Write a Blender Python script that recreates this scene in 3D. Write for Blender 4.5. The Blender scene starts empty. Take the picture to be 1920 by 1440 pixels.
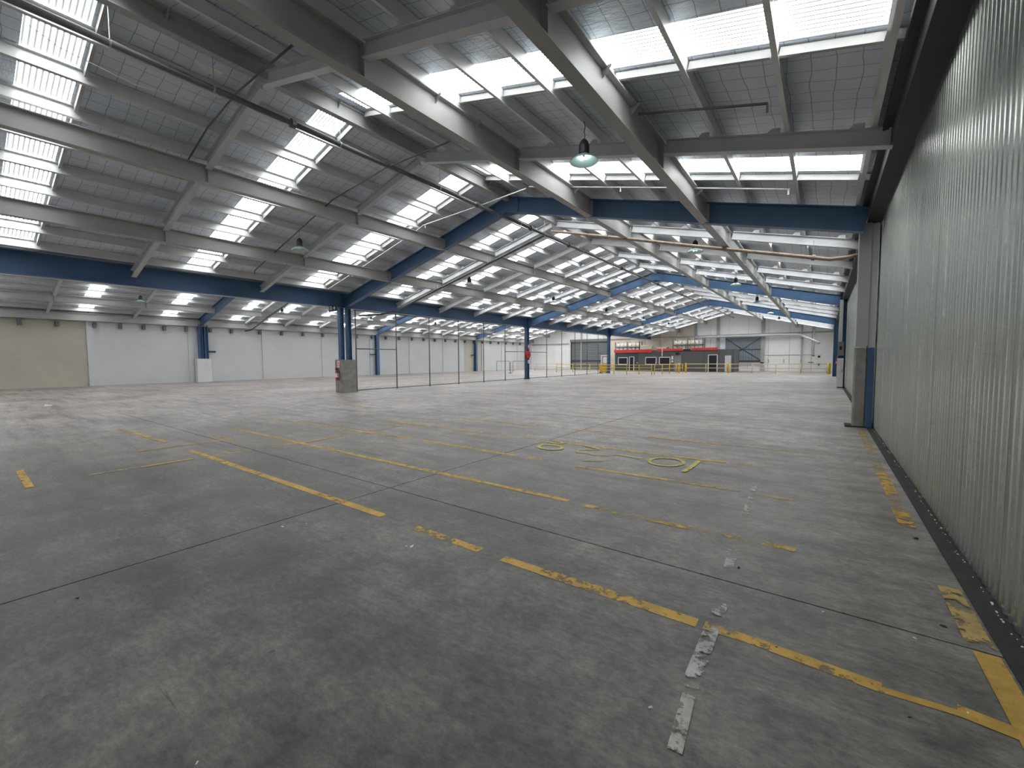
import bpy, math, random
from mathutils import Vector, Matrix

random.seed(7)
scene = bpy.context.scene
COL = scene.collection

# ------------------------------------------------------------------ camera
CAM_H = 1.65
F_PX, PITCH, YAW, ROLL = 791.7251, 0.0581, 0.6363, -0.0063
_cy, _sy, _cp, _sp = math.cos(YAW), math.sin(YAW), math.cos(PITCH), math.sin(PITCH)
FW = Vector((-_sy * _cp, _cy * _cp, -_sp))
_r0 = Vector((_cy, _sy, 0)); _u0 = _r0.cross(FW)
RT = _r0 * math.cos(ROLL) + _u0 * math.sin(ROLL)
UP = -_r0 * math.sin(ROLL) + _u0 * math.cos(ROLL)
CPOS = Vector((0, 0, CAM_H))
cd = bpy.data.cameras.new('camera'); cam = bpy.data.objects.new('camera', cd); COL.objects.link(cam)
M = Matrix.Identity(4)
for i in range(3):
    M[i][0] = RT[i]; M[i][1] = UP[i]; M[i][2] = -FW[i]; M[i][3] = CPOS[i]
cam.matrix_world = M
cd.sensor_width = 36.0; cd.lens = F_PX / 1920 * 36.0; cd.clip_start = 0.05; cd.clip_end = 300
scene.camera = cam

# ------------------------------------------------------------------ light and exposure
SKYLIGHT = 5.6          # radiance of the translucent roof sheets (overcast daylight behind them)
scene.view_settings.view_transform = 'Standard'
scene.view_settings.look = 'None'
scene.view_settings.gamma = 1.0
scene.view_settings.use_curve_mapping = False
scene.view_settings.exposure = 0.80
world = bpy.data.worlds.new('overcast_sky'); scene.world = world
world.use_nodes = True
bg = world.node_tree.nodes['Background']
bg.inputs[0].default_value = (0.80, 0.88, 1.0, 1); bg.inputs[1].default_value = 1.0
try:
    scene.cycles.use_denoising = True
    scene.cycles.max_bounces = 6
    scene.cycles.diffuse_bounces = 4
    scene.cycles.use_adaptive_sampling = True
    scene.cycles.adaptive_threshold = 0.05
    scene.cycles.glossy_bounces = 3
    scene.cycles.sample_clamp_indirect = 4.0
except Exception:
    pass


def ray(x, y):
    return RT * ((x - 960) / F_PX) - UP * ((y - 720) / F_PX) + FW


def at(x, y, ax, v):
    """pixel of the 1920x1440 photograph -> point on the plane ax = v that the thing touches"""
    d = ray(x, y); i = 'XYZ'.index(ax)
    return CPOS + d * ((v - CPOS[i]) / d[i])


# ------------------------------------------------------------------ materials
MATS = {}
CORR = 0.0762           # pitch of the corrugated sheets


def nodes_of(m):
    m.use_nodes = True
    nt = m.node_tree
    return nt, nt.nodes, nt.links, nt.nodes['Principled BSDF']


def ramp(ns, stops):
    r = ns.new('ShaderNodeValToRGB')
    el = r.color_ramp.elements
    while len(el) < len(stops):
        el.new(0.5)
    for e, (p, c) in zip(el, stops):
        e.position = p
        e.color = (c[0], c[1], c[2], 1) if not isinstance(c, (int, float)) else (c, c, c, 1)
    return r


def noise(ns, ls, vec, scale, detail=4, rough=0.6, mapscale=None, rotz=0.0):
    n = ns.new('ShaderNodeTexNoise')
    n.inputs['Scale'].default_value = scale; n.inputs['Detail'].default_value = detail
    n.inputs['Roughness'].default_value = rough
    if mapscale is not None or rotz:
        mp = ns.new('ShaderNodeMapping')
        mp.inputs['Rotation'].default_value = (0, 0, rotz)
        if mapscale is not None:
            mp.inputs['Scale'].default_value = mapscale
        ls.new(vec, mp.inputs['Vector']); vec = mp.outputs[0]
    ls.new(vec, n.inputs['Vector'])
    return n


def mixc(ns, ls, fac, a, b, mode='MIX'):
    m = ns.new('ShaderNodeMix'); m.data_type = 'RGBA'; m.blend_type = mode
    for sock, v in ((m.inputs['Factor'], fac), (m.inputs['A'], a), (m.inputs['B'], b)):
        pass
    def put(s, v):
        if hasattr(v, 'is_output'):
            ls.new(v, s)
        elif isinstance(v, (int, float)):
            s.default_value = v
        else:
            s.default_value = (v[0], v[1], v[2], 1)
    put(m.inputs[0], fac); put(m.inputs[6], a); put(m.inputs[7], b)
    return m.outputs[2]


def math_node(ns, ls, op, a, b=None):
    m = ns.new('ShaderNodeMath'); m.operation = op
    for i, v in enumerate((a, b)):
        if v is None:
            continue
        if hasattr(v, 'is_output'):
            ls.new(v, m.inputs[i])
        else:
            m.inputs[i].default_value = v
    return m.outputs[0]


def mat(name, col, rough=0.6, metal=0.0, var=0.12, scale=3.0, dirt=None, bump=0.0, spec=0.5):
    """a procedural paint / metal / concrete with tonal variation, optional dirt and fine relief"""
    m = bpy.data.materials.new(name); nt, ns, ls, p = nodes_of(m)
    tc = ns.new('ShaderNodeTexCoord')
    n = noise(ns, ls, tc.outputs['Object'], scale, 6, 0.65)
    lo = [c * (1 - var) for c in col]; hi = [min(1, c * (1 + var)) for c in col]
    r = ramp(ns, [(0.3, lo), (0.7, hi)]); ls.new(n.outputs[0], r.inputs[0])
    out = r.outputs[0]
    if dirt:
        dn = noise(ns, ls, tc.outputs['Object'], dirt[1], 8, 0.7)
        dr = ramp(ns, [(dirt[2], 0), (dirt[2] + 0.15, 1)]); ls.new(dn.outputs[0], dr.inputs[0])
        f = math_node(ns, ls, 'MULTIPLY', dr.outputs[0], dirt[3])
        out = mixc(ns, ls, f, out, dirt[0])
    ls.new(out, p.inputs['Base Color'])
    p.inputs['Roughness'].default_value = rough; p.inputs['Metallic'].default_value = metal
    p.inputs['Specular IOR Level'].default_value = spec
    if bump:
        b = ns.new('ShaderNodeBump'); b.inputs['Strength'].default_value = bump; b.inputs['Distance'].default_value = 0.02
        n2 = noise(ns, ls, tc.outputs['Object'], scale * 8, 6, 0.7)
        ls.new(n2.outputs[0], b.inputs['Height']); ls.new(b.outputs[0], p.inputs['Normal'])
    MATS[name] = m
    return m


mat('white_steel', (0.40, 0.40, 0.385), 0.45, 0, 0.07, 1.5, ((0.36, 0.35, 0.32), 4.0, 0.62, 0.4))
mat('grey_steel', (0.60, 0.61, 0.63), 0.5, 0, 0.08, 2.0, ((0.30, 0.29, 0.28), 5.0, 0.62, 0.4))
mat('purlin_steel', (0.66, 0.67, 0.66), 0.4, 0.1, 0.08, 2.0, ((0.38, 0.36, 0.33), 6.0, 0.64, 0.35))
mat('blue_steel', (0.065, 0.135, 0.26), 0.42, 0, 0.15, 1.2, ((0.05, 0.06, 0.08), 3.0, 0.62, 0.5))
mat('dark_steel', (0.045, 0.05, 0.055), 0.5, 0.2, 0.2, 3.0)
mat('dark_pipe', (0.13, 0.135, 0.14), 0.45, 0.3, 0.2, 2.0)
mat('rust_pipe', (0.42, 0.33, 0.26), 0.6, 0.1, 0.2, 3.0, ((0.26, 0.12, 0.06), 5.0, 0.5, 0.6))
mat('white_pipe', (0.72, 0.70, 0.67), 0.4, 0.1, 0.05)
mat('fence_steel', (0.12, 0.125, 0.13), 0.45, 0.5, 0.15)
mat('white_wall', (0.58, 0.585, 0.59), 0.45, 0, 0.04, 0.6, ((0.55, 0.54, 0.52), 2.0, 0.66, 0.4))
mat('bright_wall', (0.90, 0.89, 0.885), 0.3, 0, 0.05, 0.5, ((0.62, 0.60, 0.58), 1.2, 0.6, 0.4))
mat('beige_wall', (0.47, 0.44, 0.37), 0.6, 0, 0.08, 0.8, ((0.36, 0.33, 0.28), 2.0, 0.6, 0.5))
mat('cream_wall', (0.72, 0.64, 0.54), 0.6, 0, 0.08, 0.8)
mat('grey_clad', (0.46, 0.47, 0.48), 0.5, 0.1, 0.05)
mat('concrete', (0.30, 0.285, 0.26), 0.85, 0, 0.25, 3.0, ((0.10, 0.095, 0.09), 5.0, 0.6, 0.7), 0.6)
mat('white_concrete', (0.66, 0.66, 0.64), 0.7, 0, 0.06, 2.0, ((0.45, 0.43, 0.40), 4.0, 0.64, 0.5), 0.3)
mat('kerb', (0.035, 0.035, 0.034), 0.9, 0, 0.3, 6.0, ((0.10, 0.10, 0.095), 9.0, 0.66, 0.5), 0.4)
mat('joint_dark', (0.02, 0.02, 0.02), 0.95)
mat('back_wall', (0.66, 0.67, 0.68), 0.7, 0, 0.1)
mat('red_paint', (0.55, 0.03, 0.035), 0.4)
mat('red_band', (0.70, 0.05, 0.05), 0.5, 0, 0.1)
mat('yellow_rail', (0.72, 0.47, 0.04), 0.45, 0, 0.1)
mat('pale_rail', (0.66, 0.55, 0.30), 0.5, 0, 0.1)
mat('office_grey', (0.105, 0.105, 0.11), 0.55, 0, 0.1)
mat('office_green', (0.04, 0.07, 0.07), 0.55, 0, 0.1)
mat('door_grey', (0.24, 0.25, 0.25), 0.5, 0, 0.05)
mat('white_paint', (0.80, 0.80, 0.80), 0.45, 0, 0.03)
mat('dark_glass', (0.02, 0.024, 0.03), 0.1, 0, 0.1)
mat('plastic_black', (0.02, 0.02, 0.022), 0.4)
mat('shutter', (0.20, 0.215, 0.225), 0.5, 0.3, 0.06)
mat('corrugated_dark', (0.17, 0.21, 0.25), 0.45, 0.3, 0.12, 2.0)
mat('rib_light', (0.34, 0.38, 0.42), 0.45, 0.3, 0.1)
mat('drum_white', (0.80, 0.78, 0.74), 0.5)
mat('timber', (0.62, 0.50, 0.38), 0.7, 0, 0.2, 4.0)
mat('orange_beam', (0.75, 0.22, 0.06), 0.5)
mat('rack_blue', (0.12, 0.10, 0.10), 0.5)
mat('sign_green', (0.012, 0.03, 0.03), 0.3)
mat('sign_white', (0.62, 0.68, 0.66), 0.4)
mat('paper_white', (0.80, 0.80, 0.78), 0.7)
mat('dark_scrap', (0.03, 0.028, 0.026), 0.8)
mat('lamp_enamel', (0.50, 0.66, 0.64), 0.25, 0, 0.03)
mat('lamp_body', (0.05, 0.055, 0.06), 0.4, 0.4)
mat('cable', (0.05, 0.05, 0.05), 0.6)
mat('wire_white', (0.70, 0.70, 0.70), 0.5)
mat('galvanised', (0.45, 0.47, 0.48), 0.4, 0.6, 0.1)


def mat_floor():
    m = bpy.data.materials.new('stained_concrete_floor'); nt, ns, ls, p = nodes_of(m)
    tc = ns.new('ShaderNodeTexCoord'); v = tc.outputs['Object']
    a = noise(ns, ls, v, 0.35, 5, 0.62)
    r = ramp(ns, [(0.30, (0.215, 0.186, 0.170)), (0.5, (0.36, 0.316, 0.290)), (0.72, (0.48, 0.428, 0.392))])
    ls.new(a.outputs[0], r.inputs[0])
    out = r.outputs[0]
    # cloudy fine mottling
    b = noise(ns, ls, v, 2.6, 7, 0.72)
    rb = ramp(ns, [(0.30, 0.30), (0.48, 0.85), (0.56, 1.05), (0.72, 1.5)]); ls.new(b.outputs[0], rb.inputs[0])
    out = mixc(ns, ls, 1.0, out, rb.outputs[0], 'MULTIPLY')
    # tyre smears, drawn out along the traffic directions
    for rot, ms, thr, strength in ((0.35, (0.35, 2.6, 1), 0.58, 0.6), (-0.55, (0.4, 3.4, 1), 0.62, 0.55), (1.25, (0.3, 4.0, 1), 0.64, 0.5)):
        s = noise(ns, ls, v, 1.1, 4, 0.66, ms, rot)
        rs = ramp(ns, [(thr - 0.07, 0), (thr + 0.09, 1)]); ls.new(s.outputs[0], rs.inputs[0])
        f = math_node(ns, ls, 'MULTIPLY', rs.outputs[0], strength)
        out = mixc(ns, ls, f, out, (0.085, 0.080, 0.076))
    # pale scuffs
    w = noise(ns, ls, v, 1.7, 5, 0.75, (0.6, 2.2, 1), 0.2)
    rw = ramp(ns, [(0.60, 0), (0.80, 1)]); ls.new(w.outputs[0], rw.inputs[0])
    f = math_node(ns, ls, 'MULTIPLY', rw.outputs[0], 0.45)
    out = mixc(ns, ls, f, out, (0.50, 0.485, 0.46))
    # dim near bay's shade painted into the floor colour, broken up by blotchy staining
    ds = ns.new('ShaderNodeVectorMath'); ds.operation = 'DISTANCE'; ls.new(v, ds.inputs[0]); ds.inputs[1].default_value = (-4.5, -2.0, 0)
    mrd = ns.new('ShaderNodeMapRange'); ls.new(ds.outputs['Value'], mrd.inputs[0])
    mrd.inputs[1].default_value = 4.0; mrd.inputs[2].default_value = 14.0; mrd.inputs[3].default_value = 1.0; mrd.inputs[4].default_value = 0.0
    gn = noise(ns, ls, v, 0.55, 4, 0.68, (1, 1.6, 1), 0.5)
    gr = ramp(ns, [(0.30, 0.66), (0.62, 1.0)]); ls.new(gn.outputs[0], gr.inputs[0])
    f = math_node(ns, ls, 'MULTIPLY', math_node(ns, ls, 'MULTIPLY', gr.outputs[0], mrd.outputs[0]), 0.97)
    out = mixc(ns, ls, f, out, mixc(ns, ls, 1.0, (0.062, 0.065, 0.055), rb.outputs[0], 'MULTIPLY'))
    # gritty fine speckle and hairline scuffs
    gs = noise(ns, ls, v, 14.0, 5, 0.8, (1, 2.0, 1), -0.3)
    rg = ramp(ns, [(0.30, 0.55), (0.5, 0.98), (0.72, 1.45)]); ls.new(gs.outputs[0], rg.inputs[0])
    out = mixc(ns, ls, 1.0, out, rg.outputs[0], 'MULTIPLY')
    for rot, thr in ((0.25, 0.70), (-0.7, 0.715)):
        sc = noise(ns, ls, v, 1.0, 3, 0.6, (0.8, 16.0, 1), rot)
        rs = ramp(ns, [(thr, 0), (thr + 0.05, 1)]); ls.new(sc.outputs[0], rs.inputs[0])
        f = math_node(ns, ls, 'MULTIPLY', rs.outputs[0], 0.7)
        out = mixc(ns, ls, f, out, (0.04, 0.038, 0.036))
    # oil spots
    o = noise(ns, ls, v, 7.0, 3, 0.5)
    ro = ramp(ns, [(0.70, 0), (0.76, 1)]); ls.new(o.outputs[0], ro.inputs[0])
    f = math_node(ns, ls, 'MULTIPLY', ro.outputs[0], 0.6)
    out = mixc(ns, ls, f, out, (0.03, 0.03, 0.03))
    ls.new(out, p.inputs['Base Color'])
    rr = ramp(ns, [(0.3, 0.36), (0.7, 0.58)]); ls.new(b.outputs[0], rr.inputs[0])
    ls.new(rr.outputs[0], p.inputs['Roughness'])
    p.inputs['Specular IOR Level'].default_value = 0.45
    bp = ns.new('ShaderNodeBump'); bp.inputs['Strength'].default_value = 0.15; bp.inputs['Distance'].default_value = 0.01
    n3 = noise(ns, ls, v, 30, 3, 0.7)
    ls.new(n3.outputs[0], bp.inputs['Height']); ls.new(bp.outputs[0], p.inputs['Normal'])
    MATS['floor'] = m


mat_floor()


def mat_paint(name, col, wear):
    """worn floor paint: flakes are missing where a noise field is high"""
    m = bpy.data.materials.new(name); nt, ns, ls, p = nodes_of(m)
    tc = ns.new('ShaderNodeTexCoord'); v = tc.outputs['Object']
    n = noise(ns, ls, v, 8.0, 10, 0.78)
    n0 = noise(ns, ls, v, 0.9, 4, 0.6)
    s = math_node(ns, ls, 'ADD', math_node(ns, ls, 'MULTIPLY', n.outputs[0], 0.6), math_node(ns, ls, 'MULTIPLY', n0.outputs[0], 0.4))
    r = ramp(ns, [(wear - 0.02, 1), (wear + 0.03, 0)]); ls.new(s, r.inputs[0])
    c = noise(ns, ls, v, 5.0, 6, 0.7)
    rc = ramp(ns, [(0.35, [x * 0.65 for x in col]), (0.6, col)]); ls.new(c.outputs[0], rc.inputs[0])
    ls.new(rc.outputs[0], p.inputs['Base Color']); p.inputs['Roughness'].default_value = 0.6
    tr = ns.new('ShaderNodeBsdfTransparent'); mx = ns.new('ShaderNodeMixShader')
    ls.new(r.outputs[0], mx.inputs[0]); ls.new(tr.outputs[0], mx.inputs[1]); ls.new(p.outputs[0], mx.inputs[2])
    ls.new(mx.outputs[0], ns['Material Output'].inputs[0])
    MATS[name] = m


mat_paint('yellow_line', (0.56, 0.34, 0.06), 0.545)
mat_paint('yellow_worn', (0.58, 0.35, 0.06), 0.512)
mat_paint('yellow_faint', (0.48, 0.34, 0.12), 0.485)
mat_paint('white_line', (0.50, 0.49, 0.47), 0.475)
mat_paint('number_paint', (0.56, 0.48, 0.09), 0.56)
mat_paint('pale_line', (0.48, 0.46, 0.42), 0.49)


def mat_foil():
    """silver building foil over wire netting under the roof sheets"""
    m = bpy.data.materials.new('roof_foil'); nt, ns, ls, p = nodes_of(m)
    tc = ns.new('ShaderNodeTexCoord'); v = tc.outputs['Object']
    sp = ns.new('ShaderNodeSeparateXYZ'); ls.new(v, sp.inputs[0])
    wob = noise(ns, ls, v, 1.3, 3, 0.5)
    wv = math_node(ns, ls, 'MULTIPLY', math_node(ns, ls, 'SUBTRACT', wob.outputs[0], 0.5), 0.12)
    lines = None
    for ax, pitch, wdt in ((0, 0.27, 0.045), (1, 0.30, 0.04)):
        c = math_node(ns, ls, 'ADD', sp.outputs[ax], wv)
        fr = math_node(ns, ls, 'FRACT', math_node(ns, ls, 'DIVIDE', c, pitch))
        lt = math_node(ns, ls, 'LESS_THAN', fr, wdt)
        lines = lt if lines is None else math_node(ns, ls, 'MAXIMUM', lines, lt)
    n = noise(ns, ls, v, 0.8, 6, 0.6)
    r = ramp(ns, [(0.3, (0.63, 0.69, 0.77)), (0.7, (0.76, 0.82, 0.91))]); ls.new(n.outputs[0], r.inputs[0])
    f = math_node(ns, ls, 'MULTIPLY', lines, 0.6)
    out = mixc(ns, ls, f, r.outputs[0], (0.12, 0.12, 0.13))
    ls.new(out, p.inputs['Base Color']); p.inputs['Roughness'].default_value = 0.45; p.inputs['Metallic'].default_value = 0.15
    b = ns.new('ShaderNodeBump'); b.inputs['Strength'].default_value = 0.5; b.inputs['Distance'].default_value = 0.05
    n2 = noise(ns, ls, v, 4.0, 5, 0.6, (1, 2.5, 1))
    ls.new(n2.outputs[0], b.inputs['Height']); ls.new(b.outputs[0], p.inputs['Normal'])
    MATS['foil'] = m


mat_foil()


def mat_skylight():
    """translucent corrugated fibreglass, back-lit by the sky"""
    m = bpy.data.materials.new('translucent_sheet'); nt, ns, ls, p = nodes_of(m)
    tc = ns.new('ShaderNodeTexCoord'); v = tc.outputs['Object']
    sp = ns.new('ShaderNodeSeparateXYZ'); ls.new(v, sp.inputs[0])
    fr = math_node(ns, ls, 'FRACT', math_node(ns, ls, 'DIVIDE', sp.outputs[1], CORR))
    mr = ramp(ns, [(0.0, 0.03), (0.22, 0.035), (0.37, 1.05), (0.66, 1.45), (0.80, 0.4), (0.88, 0.03)])   # bright and shaded bands of the corrugation painted into the emission
    ls.new(fr, mr.inputs[0])
    n = noise(ns, ls, v, 1.5, 5, 0.6)
    r = ramp(ns, [(0.3, (0.88, 0.94, 0.97)), (0.65, (1.0, 1.0, 0.985))]); ls.new(n.outputs[0], r.inputs[0])
    d = noise(ns, ls, v, 9.0, 3, 0.5)
    rd = ramp(ns, [(0.72, 1), (0.76, 0.35)]); ls.new(d.outputs[0], rd.inputs[0])
    st = math_node(ns, ls, 'MULTIPLY', math_node(ns, ls, 'MULTIPLY', mr.outputs[0], rd.outputs[0]), SKYLIGHT)
    ls.new(r.outputs[0], p.inputs['Emission Color']); ls.new(st, p.inputs['Emission Strength'])
    p.inputs['Base Color'].default_value = (0.7, 0.74, 0.76, 1); p.inputs['Roughness'].default_value = 0.5
    MATS['skylight'] = m


mat_skylight()


def mat_cladding():
    """galvanised ribbed sheet: grey-green, semi-gloss, faint vertical streaks"""
    m = bpy.data.materials.new('galvanised_cladding'); nt, ns, ls, p = nodes_of(m)
    tc = ns.new('ShaderNodeTexCoord'); v = tc.outputs['Object']
    n = noise(ns, ls, v, 1.0, 7, 0.65, (1, 14, 0.5))
    r = ramp(ns, [(0.3, (0.44, 0.47, 0.43)), (0.7, (0.62, 0.65, 0.60))]); ls.new(n.outputs[0], r.inputs[0])
    s = noise(ns, ls, v, 60, 4, 0.7)
    rs = ramp(ns, [(0.3, 0.85), (0.7, 1.1)]); ls.new(s.outputs[0], rs.inputs[0])
    ls.new(mixc(ns, ls, 1.0, r.outputs[0], rs.outputs[0], 'MULTIPLY'), p.inputs['Base Color'])
    rr = ramp(ns, [(0.3, 0.15), (0.7, 0.30)]); ls.new(n.outputs[0], rr.inputs[0])
    ls.new(rr.outputs[0], p.inputs['Roughness']); p.inputs['Metallic'].default_value = 0.82
    b = ns.new('ShaderNodeBump'); b.inputs['Strength'].default_value = 0.12; b.inputs['Distance'].default_value = 0.01
    ls.new(s.outputs[0], b.inputs['Height']); ls.new(b.outputs[0], p.inputs['Normal'])
    MATS['cladding'] = m


mat_cladding()


def mat_emit(name, col, strength):
    m = bpy.data.materials.new(name); nt, ns, ls, p = nodes_of(m)
    p.inputs['Base Color'].default_value = (*col, 1)
    p.inputs['Emission Color'].default_value = (*col, 1); p.inputs['Emission Strength'].default_value = strength
    MATS[name] = m


mat_emit('lit_bulb', (0.85, 0.97, 1.0), 9.0)
mat_emit('dim_bulb', (0.75, 0.95, 1.0), 2.5)

# ------------------------------------------------------------------ mesh helpers
class MB:
    def __init__(self):
        self.v = []; self.f = []

    def add(self, vs, fs):
        o = len(self.v); self.v += [tuple(x) for x in vs]; self.f += [tuple(i + o for i in f) for f in fs]
        return self

    def box(self, a, b):
        (x0, y0, z0), (x1, y1, z1) = a, b
        x0, x1 = min(x0, x1), max(x0, x1); y0, y1 = min(y0, y1), max(y0, y1); z0, z1 = min(z0, z1), max(z0, z1)
        return self.add([(x0, y0, z0), (x1, y0, z0), (x1, y1, z0), (x0, y1, z0), (x0, y0, z1), (x1, y0, z1), (x1, y1, z1), (x0, y1, z1)],
                        [(0, 3, 2, 1), (4, 5, 6, 7), (0, 1, 5, 4), (1, 2, 6, 5), (2, 3, 7, 6), (3, 0, 4, 7)])

    def chamfer_box(self, a, b, c):
        """upright block with chamfered vertical edges"""
        (x0, y0, z0), (x1, y1, z1) = a, b
        poly = [(x0 + c, y0), (x1 - c, y0), (x1, y0 + c), (x1, y1 - c), (x1 - c, y1), (x0 + c, y1), (x0, y1 - c), (x0, y0 + c)]
        n = len(poly)
        vs = [(x, y, z0) for x, y in poly] + [(x, y, z1) for x, y in poly]
        fs = [tuple(range(n - 1, -1, -1)), tuple(range(n, 2 * n))] + [(i, (i + 1) % n, n + (i + 1) % n, n + i) for i in range(n)]
        return self.add(vs, fs)

    def prof(self, p0, p1, prof, up=(0, 0, 1)):
        """extrude a closed profile [(side, up)] from p0 to p1"""
        p0, p1, up = Vector(p0), Vector(p1), Vector(up)
        d = (p1 - p0).normalized(); s = d.cross(up).normalized(); u = s.cross(d).normalized()
        n = len(prof)
        vs = [p0 + s * a + u * b for a, b in prof] + [p1 + s * a + u * b for a, b in prof]
        fs = [(i, (i + 1) % n, n + (i + 1) % n, n + i) for i in range(n)]
        fs += [tuple(range(n - 1, -1, -1)), tuple(range(n, 2 * n))]
        return self.add(vs, fs)

    def ibeam(self, p0, p1, depth, width, tf=0.022, tw=0.014, up=(0, 0, 1)):
        """I section whose bottom runs through p0, p1"""
        w, t, D = width / 2, tw / 2, depth
        pr = [(-w, 0), (w, 0), (w, tf), (t, tf), (t, D - tf), (w, D - tf), (w, D), (-w, D), (-w, D - tf), (-t, D - tf), (-t, tf), (-w, tf)]
        p0, p1, up = Vector(p0), Vector(p1), Vector(up)
        d = (p1 - p0).normalized(); s = d.cross(up).normalized(); u = s.cross(d).normalized()
        vs = [p0 + s * a + u * b for a, b in pr] + [p1 + s * a + u * b for a, b in pr]
        n = 12
        fs = [(i, (i + 1) % n, n + (i + 1) % n, n + i) for i in range(n)]
        for o, rev in ((0, True), (n, False)):
            for q in ((0, 1, 2, 11), (2, 3, 10, 11), (3, 4, 9, 10), (4, 5, 8, 9), (5, 6, 7, 8)):
                q = tuple(i + o for i in q)
                fs.append(q[::-1] if rev else q)
        return self.add(vs, fs)

    def zsec(self, p0, p1, depth, fl, t=0.006, up=(0, 0, 1), flip=1):
        a = t / 2 * flip
        pr = [(-a, 0), (fl * flip, 0), (fl * flip, t), (a, t), (a, depth), (-fl * flip, depth), (-fl * flip, depth - t), (-a, depth - t)]
        return self.prof(p0, p1, pr, up)

    def tube(self, pts, r, n=8, cap=True):
        pts = [Vector(p) for p in pts]
        rings = []
        for i, p in enumerate(pts):
            d = (pts[min(i + 1, len(pts) - 1)] - pts[max(i - 1, 0)]).normalized()
            h = Vector((0, 0, 1)) if abs(d.z) < 0.9 else Vector((1, 0, 0))
            s = d.cross(h).normalized(); u = s.cross(d).normalized()
            rr = r[i] if isinstance(r, (list, tuple)) else r
            rings.append([p + (s * math.cos(2 * math.pi * k / n) + u * math.sin(2 * math.pi * k / n)) * rr for k in range(n)])
        vs = [v for ring in rings for v in ring]
        fs = []
        for i in range(len(pts) - 1):
            for k in range(n):
                fs.append((i * n + k, i * n + (k + 1) % n, (i + 1) * n + (k + 1) % n, (i + 1) * n + k))
        if cap:
            fs += [tuple(range(n - 1, -1, -1)), tuple(range((len(pts) - 1) * n, len(pts) * n))]
        return self.add(vs, fs)

    def lathe(self, prof, c=(0, 0, 0), n=24):
        vs = []; fs = []
        for r, z in prof:
            for k in range(n):
                a = 2 * math.pi * k / n
                vs.append((c[0] + r * math.cos(a), c[1] + r * math.sin(a), c[2] + z))
        for i in range(len(prof) - 1):
            for k in range(n):
                fs.append((i * n + k, i * n + (k + 1) % n, (i + 1) * n + (k + 1) % n, (i + 1) * n + k))
        return self.add(vs, fs)

    def plate(self, poly, axis, a, b):
        """polygon in the plane normal to axis (0 X, 1 Y, 2 Z), thickness a..b"""
        def mk(p, t):
            if axis == 0: return (t, p[0], p[1])
            if axis == 1: return (p[0], t, p[1])
            return (p[0], p[1], t)
        n = len(poly)
        vs = [mk(p, a) for p in poly] + [mk(p, b) for p in poly]
        fs = [tuple(range(n - 1, -1, -1)), tuple(range(n, 2 * n))] + [(i, (i + 1) % n, n + (i + 1) % n, n + i) for i in range(n)]
        return self.add(vs, fs)

    def build(self, name, m, parent=None, smooth=False, origin=None):
        me = bpy.data.meshes.new(name)
        o = Vector(origin) if origin is not None else Vector((0, 0, 0))
        me.from_pydata([Vector(v) - o for v in self.v], [], self.f)
        import bmesh
        b = bmesh.new(); b.from_mesh(me); bmesh.ops.recalc_face_normals(b, faces=b.faces); b.to_mesh(me); b.free()
        me.materials.append(MATS[m])
        if smooth:
            me.shade_smooth()
        ob = bpy.data.objects.new(name, me); COL.objects.link(ob); ob.location = o
        if parent is not None:
            ob.parent = parent
        return ob


def tag(o, label=None, cat=None, group=None, kind=None):
    if label:
        assert 4 <= len(label.split()) <= 16, label
        o['label'] = label
    if cat: o['category'] = cat
    if group: o['group'] = group
    if kind: o['kind'] = kind
    return o


def thing(name, loc, label=None, cat=None, group=None, kind=None):
    """Empty at the base of a thing; its parts are built in coordinates relative to it"""
    e = bpy.data.objects.new(name, None); COL.objects.link(e); e.location = loc
    e.empty_display_size = 0.2
    return tag(e, label, cat, group, kind)


def reparent_world(child, parent):
    child.parent = parent
    child.location = Vector(child.location) - Vector(parent.location)
    return child


def struct(name, loc=(0, 0, 0), label=None, cat=None):
    return thing(name, loc, label, cat, kind='structure')


# ------------------------------------------------------------------ dimensions of the hall
XR, XK = 0.97, 0.84              # metal-clad wall, edge of its kerb
X1, XM, X2, XL = -9.43, -20.08, -30.40, -40.70   # ridge, valley columns, second ridge, white wall
YF = [12.59, 29.31, 46.03]       # blue frames
YN, YE = -5.0, 61.0              # wall behind the camera, end wall
SL, ZA = 0.25, 6.98              # roof slope, underside of rafters at the ridges
RD = 0.56                        # rafter depth


def zr(x):
    """underside of the rafters"""
    c = X1 if x >= XM else X2
    return ZA - SL * abs(x - c)


ANG = math.atan(SL)
SLN = {1: Vector((SL, 0, 1)).normalized(), -1: Vector((-SL, 0, 1)).normalized()}   # roof normals, +X falling / -X falling
BAYS = [(YN, YF[0]), (YF[0], YF[1]), (YF[1], YF[2]), (YF[2], YE)]
BAYN = ['in the bay before the extinguisher column', 'between extinguisher column and hose reel column', 'between hose reel column and last fence column', 'in the bay against the end wall']
BANDS = [[(-3.40, -2.64), (1.12, 1.88), (5.72, 6.48), (10.22, 11.10)],  # first strip is unseen, added behind the camera to lift the fill light
         [(14.82, 15.56), (17.75, 18.50), (21.55, 22.30), (24.85, 25.60), (28.10, 28.82)],
         [(31.50, 32.25), (34.75, 35.50), (38.20, 38.95), (41.55, 42.30), (44.80, 45.52)],
         [(47.60, 48.95), (50.90, 52.25), (54.20, 55.60), (57.50, 58.90)]]  # end-bay strips made wider than the others to brighten the end wall
RAFT = [[0.05, 4.28, 8.55], [15.88, 19.22, 22.55, 25.85], [32.60, 35.95, 39.28, 42.60], [49.30, 52.60, 55.95, 59.10]]
PURL = [1.10 + 1.10 * k for k in range(9)]
ORD = ['first', 'second', 'third', 'fourth', 'fifth', 'sixth', 'seventh', 'eighth', 'ninth']

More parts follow.
